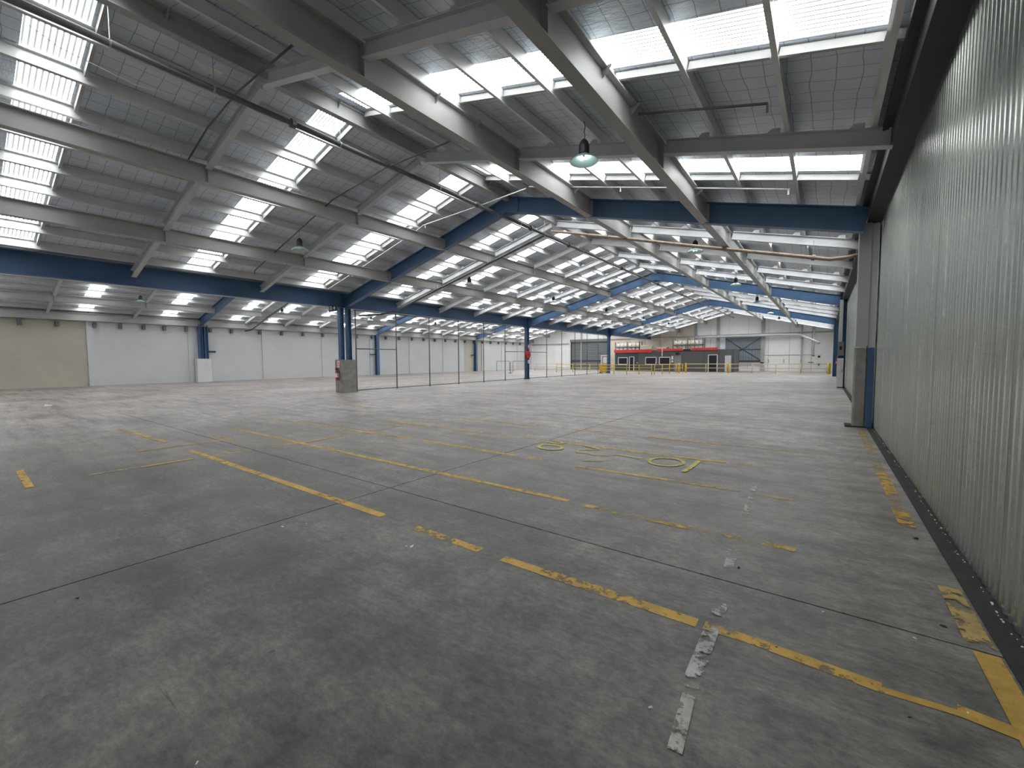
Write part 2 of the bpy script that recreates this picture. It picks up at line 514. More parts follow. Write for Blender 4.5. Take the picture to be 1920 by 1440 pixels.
# ------------------------------------------------------------------ floor
floor = struct('floor')
MB().box((XL - 0.2, YN - 0.2, -0.30), (XR + 0.2, YE + 0.2, -0.02)).build('floor_bed', 'joint_dark', floor)
JX, JY, JW = -4.48, 3.385, 0.007
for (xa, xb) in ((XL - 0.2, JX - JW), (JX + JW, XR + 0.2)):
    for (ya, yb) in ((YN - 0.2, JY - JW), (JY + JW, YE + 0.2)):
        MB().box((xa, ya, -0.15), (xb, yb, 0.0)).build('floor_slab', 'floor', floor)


STRIP_Z = [0.0020]


def strip(p, q, w, m):
    STRIP_Z[0] += 0.00008; z = STRIP_Z[0]
    p, q = Vector((p[0], p[1], 0)), Vector((q[0], q[1], 0))
    d = (q - p).normalized(); s = Vector((-d.y, d.x, 0)) * (w / 2)
    n = max(1, int((q - p).length / 0.6)); vs = []; fs = []
    for i in range(n + 1):
        c = p + (q - p) * (i / n)
        j = random.uniform(-0.006, 0.006); k = random.uniform(0.88, 1.06)
        for sg in (-1, 1):
            t = c + s * sg * k + s.normalized() * j
            vs.append((t.x, t.y, z))
    for i in range(n):
        fs.append((2 * i, 2 * i + 2, 2 * i + 3, 2 * i + 1))
    o = MB().add(vs, fs).build('floor_line', m, floor)
    return o


YLN, YWN, YFT = 'yellow_line', 'yellow_worn', 'yellow_faint'
for p, q, w, m in [
    ((-9.45, 2.69), (-3.72, 2.72), 0.10, YLN), ((-3.2, 2.70), (-2.35, 2.70), 0.10, YWN), ((-2.1, 2.70), (-0.59, 2.73), 0.10, YLN), ((-0.55, 2.73), (-0.2, 2.74), 0.09, YWN),
    ((-0.2, 2.74), (0.28, 2.71), 0.09, YLN), ((0.28, 2.70), (0.62, 2.73), 0.05, YLN), ((0.55, 2.74), (0.84, 2.71), 0.09, YLN),
    ((-11.5, 4.22), (-5.4, 4.25), 0.10, YLN), ((-5.4, 4.25), (-2.35, 4.28), 0.09, YLN), ((-2.15, 4.25), (-1.0, 4.26), 0.09, YWN), ((-1.0, 4.26), (-0.15, 4.29), 0.09, YWN),
    ((-13.6, 5.52), (-9.9, 5.72), 0.08, YWN), ((-9.9, 5.72), (-6.9, 5.79), 0.10, YLN), ((-6.6, 5.80), (-4.2, 5.80), 0.10, YLN), ((-4.0, 5.82), (-3.7, 5.82), 0.09, YLN),
    ((-3.05, 5.76), (-1.85, 5.80), 0.10, YLN), ((-1.85, 5.80), (-1.1, 5.82), 0.09, YWN), ((-1.1, 5.82), (-0.2, 5.79), 0.09, YFT),
    ((-9.6, 7.15), (-5.4, 7.24), 0.09, YLN), ((-5.1, 7.24), (-3.4, 7.24), 0.10, YLN), ((-3.3, 7.24), (-1.2, 7.30), 0.11, YLN), ((-1.1, 7.30), (-0.6, 7.35), 0.09, YWN),
    ((-8.1, 8.69), (-6.2, 8.74), 0.10, YLN), ((-6.2, 8.74), (-3.4, 8.86), 0.10, YWN), ((-2.9, 8.80), (-1.5, 8.78), 0.10, YLN), ((-1.5, 8.8), (0.2, 8.85), 0.08, YFT),
    ((-13.7, 8.74), (-12.4, 8.68), 0.10, YLN), ((-12.4, 8.66), (-10.9, 8.6), 0.10, 'pale_line'),
    ((-14.0, 2.55), (-10.85, 2.68), 0.09, YWN), ((-11.0, 3.53), (-9.85, 3.55), 0.08, YWN),
    ((-8.60, 1.2), (-8.58, 1.78), 0.08, YFT), ((-8.56, 1.8), (-8.58, 2.5), 0.09, YLN), ((-8.55, 2.6), (-8.42, 4.2), 0.07, YWN), ((-8.42, 4.2), (-8.53, 7.15), 0.08, YLN), ((-8.53, 7.15), (-8.5, 8.0), 0.08, YWN),
    ((-10.13, 2.1), (-10.06, 3.45), 0.08, YLN), ((-11.5, 3.85), (-11.6, 4.6), 0.08, YWN), ((-13.8, 1.1), (-13.75, 2.6), 0.07, YFT),
    ((-9.95, 4.6), (-9.82, 8.9), 0.06, 'pale_line'), ((-9.82, 8.9), (-9.72, 18.0), 0.10, 'pale_line'), ((-6.16, 6.7), (-6.06, 7.7), 0.07, YWN),
    ((-9.88, 0.65), (-8.38, 0.63), 0.085, YLN),
    ((-18.5, 12.3), (-14.9, 12.5), 0.12, 'pale_line'), ((-14.2, 12.0), (-12.6, 12.1), 0.10, 'pale_line'), ((-20.5, 10.3), (-17.0, 10.6), 0.1, 'pale_line'),
    ((-15.2, 8.0), (-15.1, 12.0), 0.09, 'pale_line'), ((-10.5, 10.6), (-7.5, 10.75), 0.1, 'pale_line'), ((-7.0, 10.8), (-3.0, 10.9), 0.1, YFT),
    ((-6.0, 13.2), (-1.0, 13.4), 0.1, 'pale_line'), ((-8.0, 20.0), (-6.4, 20.1), 0.2, 'pale_line'), ((-5.2, 24.0), (-4.4, 24.0), 0.25, 'pale_line'),
    ((-0.68, 6.3), (-0.62, 4.9), 0.06, 'pale_line'), ((-0.61, 4.35), (-0.56, 3.6), 0.08, 'white_line'), ((-0.51, 3.05), (-0.49, 2.15), 0.08, 'white_line'), ((-0.49, 2.1), (-0.46, 1.75), 0.06, 'pale_line'),
    ((0.71, 12.2), (0.70, 8.0), 0.12, YFT), ((0.70, 8.0), (0.70, 5.5), 0.13, YWN), ((0.76, 4.2), (0.76, 3.42), 0.13, YFT), ((0.775, 3.36), (0.775, 2.2), 0.115, YLN),
]:
    strip(p, q, w, m)


def painted(pixels, w, closed=False):
    pts = [at(980 + x / 5.3333, 810 + y / 5.3333, 'Z', 0) for x, y in pixels]
    if closed:
        pts.append(pts[0])
    vs = []; fs = []
    for i, c in enumerate(pts):
        a = pts[max(i - 1, 0)]; b = pts[min(i + 1, len(pts) - 1)]
        if closed and i in (0, len(pts) - 1):
            a, b = pts[-2], pts[1]
        d = (b - a).normalized(); s = Vector((-d.y, d.x, 0)) * (w / 2)
        vs += [(c.x + s.x, c.y + s.y, 0.009), (c.x - s.x, c.y - s.y, 0.009)]
    for i in range(len(pts) - 1):
        fs.append((2 * i, 2 * i + 2, 2 * i + 3, 2 * i + 1))
    MB().add(vs, fs).build('floor_number', 'number_paint', floor)


def ell(cx, cy, rx, ry, tilt=0.0, n=20):
    return [(cx + rx * math.cos(2 * math.pi * k / n), cy + ry * math.sin(2 * math.pi * k / n) + tilt * rx * math.cos(2 * math.pi * k / n)) for k in range(n)]


painted(ell(278, 155, 118, 25, 0.06), 0.07, True)
painted(ell(325, 106, 75, 12, 0.1), 0.06, True)
painted([(572, 213), (540, 200), (562, 184), (640, 180), (730, 182), (800, 186), (700, 160), (600, 136)], 0.05)
painted([(590, 207), (700, 230), (800, 240), (840, 236)], 0.04)
painted([(880, 233), (960, 232), (1050, 248), (1145, 268), (1180, 264)], 0.05)
painted([(600, 290), (720, 292), (830, 290)], 0.035)
painted(ell(1437, 303, 172, 40, 0.04), 0.055, True)
painted([(1762, 292), (1725, 325), (1670, 365), (1605, 402)], 0.07)

# ------------------------------------------------------------------ metal-clad wall
wall_right = struct('wall_right')
PW = 2.42
prof = []                     # one sheet: shallow ribs every 0.11 m
nr = 22; pitch = PW / nr
ys = []
for k in range(nr):
    y = k * pitch
    ys += [(y, 0.0), (y + pitch * 0.52, 0.0), (y + pitch * 0.62, -0.009), (y + pitch * 0.90, -0.009)]
ys = [q for q in ys if q[0] < PW - 0.03] + [(PW - 0.028, 0.0)]
ZT = 4.95
me_sheet = None
y = 4.07 - PW * 4
while y < YE:
    w = min(PW, YE - y)
    if me_sheet is None or w < PW:
        b = MB(); vs = []; fs = []
        pts = [(yy, xx) for yy, xx in ys if yy <= w]
        for yy, xx in pts:
            vs += [(xx, yy, 0.0), (xx, yy, ZT)]
        for i in range(len(pts) - 1):
            fs.append((2 * i, 2 * i + 2, 2 * i + 3, 2 * i + 1))
        o = b.add(vs, fs).build('wall_sheet', 'cladding', wall_right)
        if w == PW:
            me_sheet = o.data
        else:
            o.data.name = 'wall_sheet_end'
    else:
        o = bpy.data.objects.new('wall_sheet', me_sheet); COL.objects.link(o); o.parent = wall_right
    o.location = (XR, y, 0.02)
    y += PW
MB().box((XR + 0.03, YN, 0), (XR + 0.15, YE, 5.3)).build('wall_backing', 'dark_steel', wall_right)
kb = MB().box((XK, YN, -0.002), (XR + 0.05, YE, 0.012)).build('baseboard_right', 'kerb'); tag(kb, kind='structure')
crumbs = MB()
for k in range(110):
    yy = random.uniform(1.5, 12.5); s = random.uniform(0.003, 0.009); xx = XR - 0.03 + random.uniform(-0.012, 0.006)
    crumbs.box((xx, yy, 0.012), (xx + s, yy + s * random.uniform(1, 3), 0.012 + s * 0.6))
tag(crumbs.build('plaster_crumbs', 'paper_white'), 'white plaster crumbs scattered along the foot of the metal-clad wall', 'crumbs', kind='stuff')
ev = MB().box((0.70, YN, 4.76), (XR + 0.02, YE, 5.02)).box((0.60, YN, 5.02), (XR + 0.02, YE, 5.10))
tag(ev.build('trim_1', 'dark_steel'), 'dark steel eave beam above the metal-clad wall', 'beam', kind='structure')

# ------------------------------------------------------------------ white wall across the hall
wall_left = struct('wall_left')
edges = [YN, 6.23, 11.97, 17.45, 23.05, 28.65, 34.2, 39.8, 43.8, 47.8, 52.5, 56.7, YE]
for i in range(len(edges) - 1):
    a, b = edges[i], edges[i + 1]
    beige = i == 0 or i == 8
    MB().box((XL - 0.12, a + 0.015, 0.0), (XL - (0.03 if beige else 0), b - 0.015, 5.19)).build('wall_panel', 'beige_wall' if beige else 'white_wall', wall_left)
    if i and not beige:
        MB().box((XL - 0.02, a - 0.16, 0.0), (XL + 0.07, a + 0.16, 4.5)).build('wall_post', 'white_wall', wall_left)
MB().box((XL - 0.2, YN, 0), (XL - 0.13, YE, 5.19)).build('wall_backing', 'dark_steel', wall_left)
MB().box((XL, 6.15, 0), (XL + 0.05, 6.23, 4.5)).build('wall_edge', 'dark_steel', wall_left)
yb = [3.1, 4.72, 6.49, 7.81, 9.11, 10.33, 11.71, 13.33, 14.88, 17.12, 19.01, 21.0] + [23.0 + 1.9 * k for k in range(20)]
for yy in yb:
    if yy < YE - 0.5:
        MB().box((XL + 0.02, yy - 0.09, 4.02), (XL + 0.25, yy + 0.09, 4.36)).build('bracket', 'dark_pipe', wall_left)
# access panel outline on the white wall
ap = [at(760, 671, 'X', XL), at(776, 703, 'X', XL)]
MB().box((XL, ap[0].y, 2.25), (XL + 0.02, ap[1].y, 2.29)).build('panel_trim', 'grey_clad', wall_left)

# ------------------------------------------------------------------ wall behind the camera
wf = struct('wall_front')
for k in range(8):
    xa = XL + (XR - XL) * k / 8; xb = XL + (XR - XL) * (k + 1) / 8
    MB().box((xa + 0.01, YN - 0.15, 0), (xb - 0.01, YN, 8.2)).build('wall_panel', 'back_wall', wf)

# ------------------------------------------------------------------ end wall
wall_back = struct('wall_back')
nE = 19
seg = [XL + (XR - XL) * k / nE for k in range(nE + 1)]
for k in range(nE):
    a, b = seg[k] + 0.012, seg[k + 1] - 0.012
    xs = [a] + [c for c in (X2, XM, X1) if a < c < b] + [b]
    poly = [(a, 0.0), (b, 0.0)] + [(x, zr(x) + 0.80) for x in reversed(xs)]
    mid = (a + b) / 2
    m = 'cream_wall' if -27.0 < mid < -14.0 else 'bright_wall'
    MB().plate(poly, 1, YE, YE + 0.12).build('wall_panel', m, wall_back)
MB().plate([(XL, 0), (XR, 0), (XR, 5.2), (X1, 7.8), (XM, 5.1), (X2, 7.8), (XL, 5.2)], 1, YE + 0.13, YE + 0.2).build('wall_backing', 'dark_steel', wall_back)
for x, w in ((-31.2, 0.2), (-14.1, 0.3), (-11.3, 0.35), (-6.2, 0.4), (-2.2, 0.12)):
    MB().ibeam((x, YE - 0.20, 0), (x, YE - 0.20, zr(x) + 0.5), 0.2, w, up=(0, 1, 0)).build('wall_post', 'white_steel', wall_back)
MB().box((XL, YE - 0.12, 4.05), (-33.5, YE - 0.01, 4.2)).build('wall_rail', 'white_steel', wall_back)
MB().box((-26.5, YE - 0.15, 4.55), (XR, YE - 0.01, 4.70)).build('wall_rail', 'white_steel', wall_back)
MB().box((-6.0, YE - 0.05, 1.95), (-1.0, YE - 0.01, 2.0)).build('wall_rail', 'grey_clad', wall_back)
for x in (-5.6, -4.0, -2.3):
    MB().box((x, YE - 0.06, 1.05), (x + 0.10, YE - 0.01, 1.45)).build('hatch_handle', 'galvanised', wall_back)
MB().box((-1.55, YE - 0.06, 1.05), (-1.0, YE - 0.01, 1.12)).build('wall_shelf', 'dark_steel', wall_back)
# small notices on the end wall by the metal-clad wall
for z0 in (1.45, 0.55):
    nb = MB().box((-0.75, YE - 0.03, z0), (-0.25, YE - 0.005, z0 + 0.55)).build('notice', 'paper_white')
    tag(nb, ('upper' if z0 > 1 else 'lower') + ' small white notice on end wall beside the metal-clad wall', 'sign', 'notices on the end wall')
    MB().lathe([(0.001, 0), (0.13, 0)], (0, 0, 0), 12).build('printed_dot', 'plastic_black', nb)
    d = nb.children[0]; d.rotation_euler = (math.radians(90), 0, 0); d.location = (-0.5, YE - 0.034, z0 + 0.3)

# roller shutter in the end wall of the second span
door1 = struct('door_1')
xa, xb = at(1072, 660, 'Y', YE - 0.1).x, at(1139, 660, 'Y', YE - 0.1).x
for k in range(22):
    z0 = k * 0.2
    MB().prof((xa, YE - 0.10, z0), (xb, YE - 0.10, z0), [(0.0, 0), (0.035, 0.03), (0.035, 0.15), (0.0, 0.185)]).build('shutter_slat', 'shutter', door1)
MB().box((xa - 0.15, YE - 0.4, 4.35), (xb + 0.1, YE - 0.02, 4.75)).build('shutter_box', 'shutter', door1)
MB().box((xa - 0.15, YE - 0.2, 0), (xa, YE - 0.02, 4.4)).build('guide_rail', 'dark_steel', door1)
MB().box((xb, YE - 0.2, 0), (xb + 0.12, YE - 0.02, 4.4)).build('guide_rail', 'dark_steel', door1)
MB().box((xa, YE - 0.15, 1.25), (xb, YE - 0.11, 1.45)).build('warning_strip', 'dark_steel', door1)

door2 = struct('door_2')
xa, xb = at(1360, 650, 'Y', YE - 0.1).x, at(1427, 650, 'Y', YE - 0.1).x
za, zb = 1.15, 4.30
MB().box((xa, YE - 0.08, za), (xb, YE - 0.02, zb)).build('door_leaf', 'corrugated_dark', door2)
nn = 24
for k in range(nn):
    x0 = xa + (xb - xa) * k / nn
    MB().box((x0, YE - 0.11, za), (x0 + (xb - xa) / nn * 0.5, YE - 0.08, zb)).build('door_rib', 'rib_light', door2)
zm = (za + zb) / 2
MB().tube([(xa, YE - 0.14, za + 0.2), (xb, YE - 0.14, zb - 0.1)], 0.04, 6).build('door_brace', 'dark_steel', door2)
MB().tube([(xa, YE - 0.14, zb - 0.1), (xb, YE - 0.14, za + 0.2)], 0.04, 6).build('door_brace', 'dark_steel', door2)
MB().tube([(xa, YE - 0.14, zm), (xb, YE - 0.14, zm)], 0.035, 6).build('door_rail', 'dark_steel', door2)
MB().box((xa, YE - 0.15, za - 0.02), (xb, YE - 0.08, za + 0.18)).build('door_rail', 'dark_steel', door2)
MB().box((xb, YE - 0.16, 0.9), (xb + 0.35, YE - 0.02, 4.4)).build('door_jamb', 'white_steel', door2)
MB().box((xa - 0.1, YE - 0.2, 0.95), (xb + 0.3, YE - 0.02, 1.12)).build('door_sill', 'white_steel', door2)

# personnel door beside the shutter
door3 = struct('door_3')
c = at(1134, 690, 'Y', YE - 0.5)
MB().box((c.x - 0.6, YE - 0.46, 0), (c.x + 0.6, YE - 0.42, 2.15)).build('door_leaf', 'door_grey', door3)
for s in (-1, 1):
    MB().box((c.x + s * 0.6 - 0.05, YE - 0.5, 0), (c.x + s * 0.6 + 0.05, YE - 0.4, 2.2)).build('door_frame', 'white_paint', door3)
MB().box((c.x - 0.65, YE - 0.5, 2.12), (c.x + 0.65, YE - 0.4, 2.22)).build('door_frame', 'white_paint', door3)
MB().box((c.x - 0.3, YE - 0.475, 1.0), (c.x + 0.3, YE - 0.46, 1.9)).build('door_pane', 'white_wall', door3)

# ------------------------------------------------------------------ roof skin: foil-lined sheets and translucent strips
ceiling = struct('ceiling')
slopes = [(X1, XR + 0.1, 1), (X1, XM, -1), (X2, XM, 1), (X2, XL - 0.1, -1)]
TOP = 0.84
for (xc, xe, sg) in slopes:
    cur = YN - 0.1
    allb = [b for bb in BANDS for b in bb]
    for (ba, bb) in allb + [(YE + 0.1, None)]:
        b = MB()
        n = 12; vs = []; fs = []
        for i in range(n + 1):
            x = xc + (xe - xc) * i / n
            z = ZA - SL * abs(x - xc) + TOP
            vs += [(x, cur, z), (x, ba, z)]
        for i in range(n):
            fs.append((2 * i, 2 * i + 2, 2 * i + 3, 2 * i + 1))
        o = b.add(vs, fs)
        o = b.build('roof_sheet', 'foil', ceiling)
        if bb is None:
            break
        # corrugated translucent sheet
        seg_n = int(round((bb - ba) / CORR)) * 6
        vs = []; fs = []
        xa_, xb_ = xc + sg * 0.30, xc + sg * 9.98
        for j in range(seg_n + 1):
            yy = ba + (bb - ba) * j / seg_n
            dz = -0.010 * math.cos(2 * math.pi * yy / CORR)
            for x in (xa_, xb_):
                vs.append((x, yy, ZA - SL * abs(x - xc) + TOP + 0.02 + dz))
        for j in range(seg_n):
            fs.append((2 * j, 2 * j + 1, 2 * j + 3, 2 * j + 2))
        MB().add(vs, fs).build('skylight_sheet', 'skylight', ceiling, smooth=True)
        MB().add([(xc, ba, ZA + TOP), (xc + sg * 0.3, ba, ZA + TOP - 0.3 * SL), (xc + sg * 0.3, bb, ZA + TOP - 0.3 * SL), (xc, bb, ZA + TOP)], [(0, 1, 2, 3)]).build('ridge_sheet', 'foil', ceiling)
        xv = xc + sg * 9.98
        MB().add([(xv, ba, ZA + TOP - 9.98 * SL), (xe, ba, ZA + TOP - SL * abs(xe - xc)), (xe, bb, ZA + TOP - SL * abs(xe - xc)), (xv, bb, ZA + TOP - 9.98 * SL)], [(0, 1, 2, 3)]).build('eave_sheet', 'foil', ceiling)
        cur = bb
# weather skin above, so no daylight leaks through the laps
for (xc, xe, sg) in slopes:
    MB().add([(xc, YN - 0.3, ZA + TOP + 0.10), (xe, YN - 0.3, ZA - SL * abs(xe - xc) + TOP + 0.10), (xe, YE + 0.3, ZA - SL * abs(xe - xc) + TOP + 0.10), (xc, YE + 0.3, ZA + TOP + 0.10)], [(0, 1, 2, 3)]).build('outer_roofing', 'galvanised', ceiling)
# bridging angles between the purlins beside each strip in the near bay, and the cut foil edges
for (ba, bb) in BANDS[0]:
    for xc, sg in ((X1, 1), (X1, -1)):
        yy = bb + 0.05
        ds = [0.1] + PURL + [10.3]
        for i in range(len(ds) - 1):
            xa_, xb_ = xc + sg * (ds[i] + 0.04), xc + sg * (ds[i + 1] - 0.04)
            za_, zb_ = zr(xa_) + 0.68, zr(xb_) + 0.68
            MB().prof((xa_, yy, za_), (xb_, yy, zb_), [(-0.003, 0), (0.05, 0), (0.05, 0.005), (0.003, 0.005), (0.003, 0.13), (-0.003, 0.13)]).build('bridging_angle', 'white_steel', ceiling)

# ------------------------------------------------------------------ blue portal frames
FR_LABEL = ['blue steel portal frame whose concrete-footed column carries a fire extinguisher', 'blue steel portal frame with the red hose reel on its column', 'blue steel portal frame where the wire fence ends, nearest the grey cabin']


def rafter(parent, y, xa, xb, w=0.22):
    L = Vector(parent.location)
    pa, pb = Vector((xa, y, zr(xa))) - L, Vector((xb, y, zr(xb))) - L
    MB().ibeam(pa, pb, RD / math.cos(0) * math.cos(ANG), w, 0.025, 0.016).build('rafter', 'blue_steel', parent)


for k, y in enumerate(YF):
    fr = thing('portal_frame', (XM, y, 0), FR_LABEL[k], 'steel frame', 'blue portal frames of the hall')
    L = Vector((XM, y, 0))
    def loc(x, yy, z): return Vector((x, yy, z)) - L
    for xa, xb in ((X1 + 0.0001, 0.62), (X1 - 0.0001, XM + 0.25), (X2 + 0.0001, XM - 0.25), (X2 - 0.0001, XL + 0.3)):
        rafter(fr, y, xa, xb)
    # ridge plates
    for xc in (X1, X2):
        MB().plate([(xc - 0.45 - XM, ZA - 0.11), (xc + 0.45 - XM, ZA - 0.11), (xc + 0.5 - XM, ZA + RD * 0.85), (xc - XM, ZA + RD), (xc - 0.5 - XM, ZA + RD * 0.85)], 1, -0.03, 0.03).build('ridge_plate', 'blue_steel', fr)
    # valley column, its haunches and base
    if k == 0:
        for dy in (-0.21, 0.21):
            MB().ibeam(loc(XM, y + dy - 0.11, 1.6), loc(XM, y + dy - 0.11, 4.35), 0.22, 0.22, 0.02, 0.014, up=(0, 1, 0)).build('column', 'blue_steel', fr)
        MB().chamfer_box(loc(XM - 0.36, y - 0.40, 0), loc(XM + 0.36, y + 0.40, 1.69), 0.03).build('concrete_pedestal', 'concrete', fr)
    else:
        MB().ibeam(loc(XM, y - 0.15, 0), loc(XM, y - 0.15, 4.35), 0.30, 0.28, 0.02, 0.014, up=(0, 1, 0)).build('column', 'blue_steel', fr)
        MB().box(loc(XM - 0.2, y - 0.2, 0), loc(XM + 0.2, y + 0.2, 0.03)).build('base_plate', 'dark_steel', fr)
    for sg in (1, -1):
        pts = []
        for t in range(7):
            a = t / 6 * math.pi / 2
            pts.append((sg * (0.14 + 0.9 * (1 - math.cos(a))), 3.95 + 0.62 * math.sin(a)))
        poly = [(sg * 0.135, 3.95)] + pts + [(sg * 1.02, 4.75), (sg * 0.135, 4.75)]
        MB().plate(poly, 1, -0.02, 0.02).build('haunch', 'blue_steel', fr)
    MB().box(loc(XM - 0.13, y - 0.019, 4.36), loc(XM + 0.13, y + 0.019, 5.07)).build('cap_plate', 'blue_steel', fr)
    # column on the metal-clad side
    if k == 0:
        MB().chamfer_box(loc(0.57, y + 0.22, 0), loc(0.81, y + 0.62, 1.87), 0.03).build('concrete_pedestal', 'concrete', fr)
        MB().box(loc(0.80, y + 0.18, 0.02), loc(0.93, y + 0.58, 1.87)).build('column', 'blue_steel', fr)
        MB().box(loc(0.58, y + 0.20, 1.90), loc(0.80, y + 0.66, 4.72)).build('column_casing', 'grey_clad', fr)
        MB().box(loc(0.803, y + 0.24, 1.88), loc(0.93, y + 0.66, 4.70)).build('column_casing', 'white_wall', fr)
        MB().box(loc(0.44, y + 0.16, 0.0), loc(0.84, y + 0.68, 0.03)).build('base_patch', 'kerb', fr)
    else:
        MB().ibeam(loc(0.60, y, 0), loc(0.60, y, 4.9), 0.32, 0.26, 0.02, 0.014, up=(1, 0, 0)).build('column', 'blue_steel', fr)
    # column on the white wall side
    if k == 0:
        for dy in (-0.02, 0.34):
            MB().ibeam(loc(XL + 0.22, y + dy - 0.13, 1.7), loc(XL + 0.22, y + dy - 0.13, 4.6), 0.26, 0.40, 0.02, 0.014, up=(0, 1, 0)).build('column', 'blue_steel', fr)
        MB().chamfer_box(loc(XL + 0.01, y - 0.42, 0), loc(XL + 0.62, y + 0.58, 1.86), 0.04).build('concrete_pedestal', 'white_concrete', fr)
        MB().box(loc(XL + 0.3, y + 0.5, 2.35), loc(XL + 0.45, y + 0.95, 2.5)).build('bracket_arm', 'dark_steel', fr)
    else:
        MB().ibeam(loc(XL + 0.06, y, 0), loc(XL + 0.06, y, 4.6), 0.34, 0.36, 0.02, 0.014, up=(1, 0, 0)).build('column', 'blue_steel', fr)
        MB().box(loc(XL + 0.1, y - 0.9, 2.25), loc(XL + 0.25, y + 0.18, 2.36)).build('bracket_arm', 'dark_steel', fr)

# ------------------------------------------------------------------ valley girders on the column line
ends = [YN] + YF + [YE]
for b in range(4):
    ya, yb_ = ends[b] + 0.02, ends[b + 1] - (0.02 if b < 3 else 0.26)
    g = thing('valley_girder', (XM, ya, 4.36), 'deep blue valley girder ' + BAYN[b], 'girder', 'valley girders on the column line')
    MB().ibeam((0, 0, 0), (0, yb_ - ya, 0), 0.72, 0.26, 0.03, 0.018).build('girder', 'blue_steel', g)
    # box gutter lying in the valley
    MB().box((-0.30, 0, 0.72), (0.30, yb_ - ya, 0.745)).build('gutter', 'galvanised', g)

# ------------------------------------------------------------------ white beams running with the ridge
LINES = [(X1, 'white beam under the ridge', 0.42, 0.35, 0.16), (-6.15, 'white roof beam, upper one over metal-clad wall', 0.0, 0.55, 0.20), (-2.72, 'white roof beam, lower one over metal-clad wall', 0.0, 0.55, 0.20),
         (-12.75, 'white roof beam, upper one over wire fence', 0.0, 0.43, 0.20), (-16.28, 'white roof beam, lower one over wire fence', 0.0, 0.43, 0.20),
         (-33.75, 'white roof beam, upper one toward white wall', 0.0, 0.42, 0.20), (-37.20, 'white roof beam, lower one toward white wall', 0.0, 0.42, 0.20), (-40.38, 'white eave beam along white wall', -0.04, 0.50, 0.18)]
for x, nm, off, dp, w in LINES:
    for b in range(4):
        ya, yb_ = ends[b] + (0.02 if b else 0.0), ends[b + 1] - 0.02
        z = zr(x) + off
        g = thing('roof_beam', (x, ya, z), nm + ', ' + BAYN[b], 'beam', 'white longitudinal roof beams')
        MB().ibeam((0, 0, 0), (0, yb_ - ya, 0), dp, w, 0.02, 0.014).build('beam', 'white_steel', g)
        if b:
            MB().box((-w / 2, 0.0, 0.02), (w / 2, 0.015, dp - 0.02)).build('end_plate', 'white_steel', g)
        MB().box((-w / 2, yb_ - ya - 0.015, 0.02), (w / 2, yb_ - ya, dp - 0.02)).build('end_plate', 'white_steel', g)
        if b < 2:
            for yy in RAFT[b]:
                if off == 0.0:
                    MB().box((-w / 2, yy - ya - 0.008, 0.02), (w / 2, yy - ya + 0.008, dp - 0.02)).build('stiffener', 'white_steel', g)
        if b == 0 and x != -40.38:
            for yy in (2.66, 5.9, 7.05, 11.5):
                sgn = 1 if x >= X1 else -1
                MB().plate([(0.0 if sgn > 0 else 0.0, dp), (sgn * 0.16, dp), (sgn * 0.16, dp - 0.03), (sgn * 0.02, dp - 0.16)], 1, yy - ya - 0.004, yy - ya + 0.004).build('gusset', 'white_steel', g)

# ------------------------------------------------------------------ slim rafters between the beams
SLN_NAME = {'R': 'over metal-clad wall', 'L': 'over wire fence', 'W': 'toward white wall'}
FRN = ['before extinguisher column', 'after extinguisher column', 'after hose reel column', 'after the last fence column']


def cleat_pts(x, y, sg, ztop):
    return None


for key, xc, xa, xb, sg in (('R', X1, X1 + 0.1, 0.72, 1), ('L', X1, X1 - 0.1, XM + 0.15, -1), ('W', X2, X2 - 2.6, XL + 0.35, -1)):
    for b in range(4):
        for i, y in enumerate(RAFT[b]):
            cuts = sorted([xa, xb] + [q for q in (-6.15, -2.72, -12.75, -16.28, -33.75, -37.20) if min(xa, xb) < q < max(xa, xb)], reverse=sg < 0)
            for j in range(len(cuts) - 1):
                qa = cuts[j] + sg * (0.11 if j else 0.0); qb = cuts[j + 1] - sg * (0.11 if j < len(cuts) - 2 else 0.0)
                g = thing('slope_rafter', (qa, y, zr(qa) + 0.31), '%s piece of slim grey rafter %s, %s %s' % (('upper', 'middle', 'lower')[j], SLN_NAME[key], ORD[i], FRN[b]), 'rafter', 'slim rafters under the purlins')
                MB().ibeam((0, 0, 0), (qb - qa, 0, zr(qb) - zr(qa)), 0.27 * math.cos(ANG), 0.15, 0.014, 0.010).build('rafter_bar', 'grey_steel', g)
                for d in PURL:
                    x = xc + sg * d
                    u = x - qa
                    k1, k2 = -sg * 0.075, -sg * 0.30
                    if (x + k2 - qa) * (x - qb) > 0:
                        continue
                    zt = zr(x) - zr(qa) + 0.27
                    MB().plate([(u + k1, zt - SL * sg * k1 - 0.004), (u + k2, zt - SL * sg * k2 - 0.004), (u - sg * 0.20, zt + SL * 0.20 + 0.10), (u + k1, zt - SL * sg * k1 + 0.11)], 1, -0.004, 0.004).build('cleat', 'grey_steel', g)

# ------------------------------------------------------------------ purlins
for key, xc, sg, ds in (('R', X1, 1, PURL), ('L', X1, -1, PURL), ('W', X2, -1, PURL[2:])):
    for i, d in enumerate(ds):
        x = xc + sg * d
        for b in range(4):
            ya, yb_ = ends[b] + (0.0 if b == 0 else 0.004), ends[b + 1] - 0.004
            lab = 'pale steel purlin %s from ridge %s, %s' % (ORD[PURL.index(d)], SLN_NAME[key], FRN[b])
            z = zr(x) + 0.585
            o = MB().zsec((0, 0, 0), (0, yb_ - ya, 0), 0.235, 0.065, 0.007, up=(SL * sg * 0.9, 0, 1), flip=sg).build('purlin', 'purlin_steel')
            o.location = (x, ya, z)
            tag(o, lab, 'purlin', 'purlins under the roof sheets')
            if b >= 1 or True:
                pass

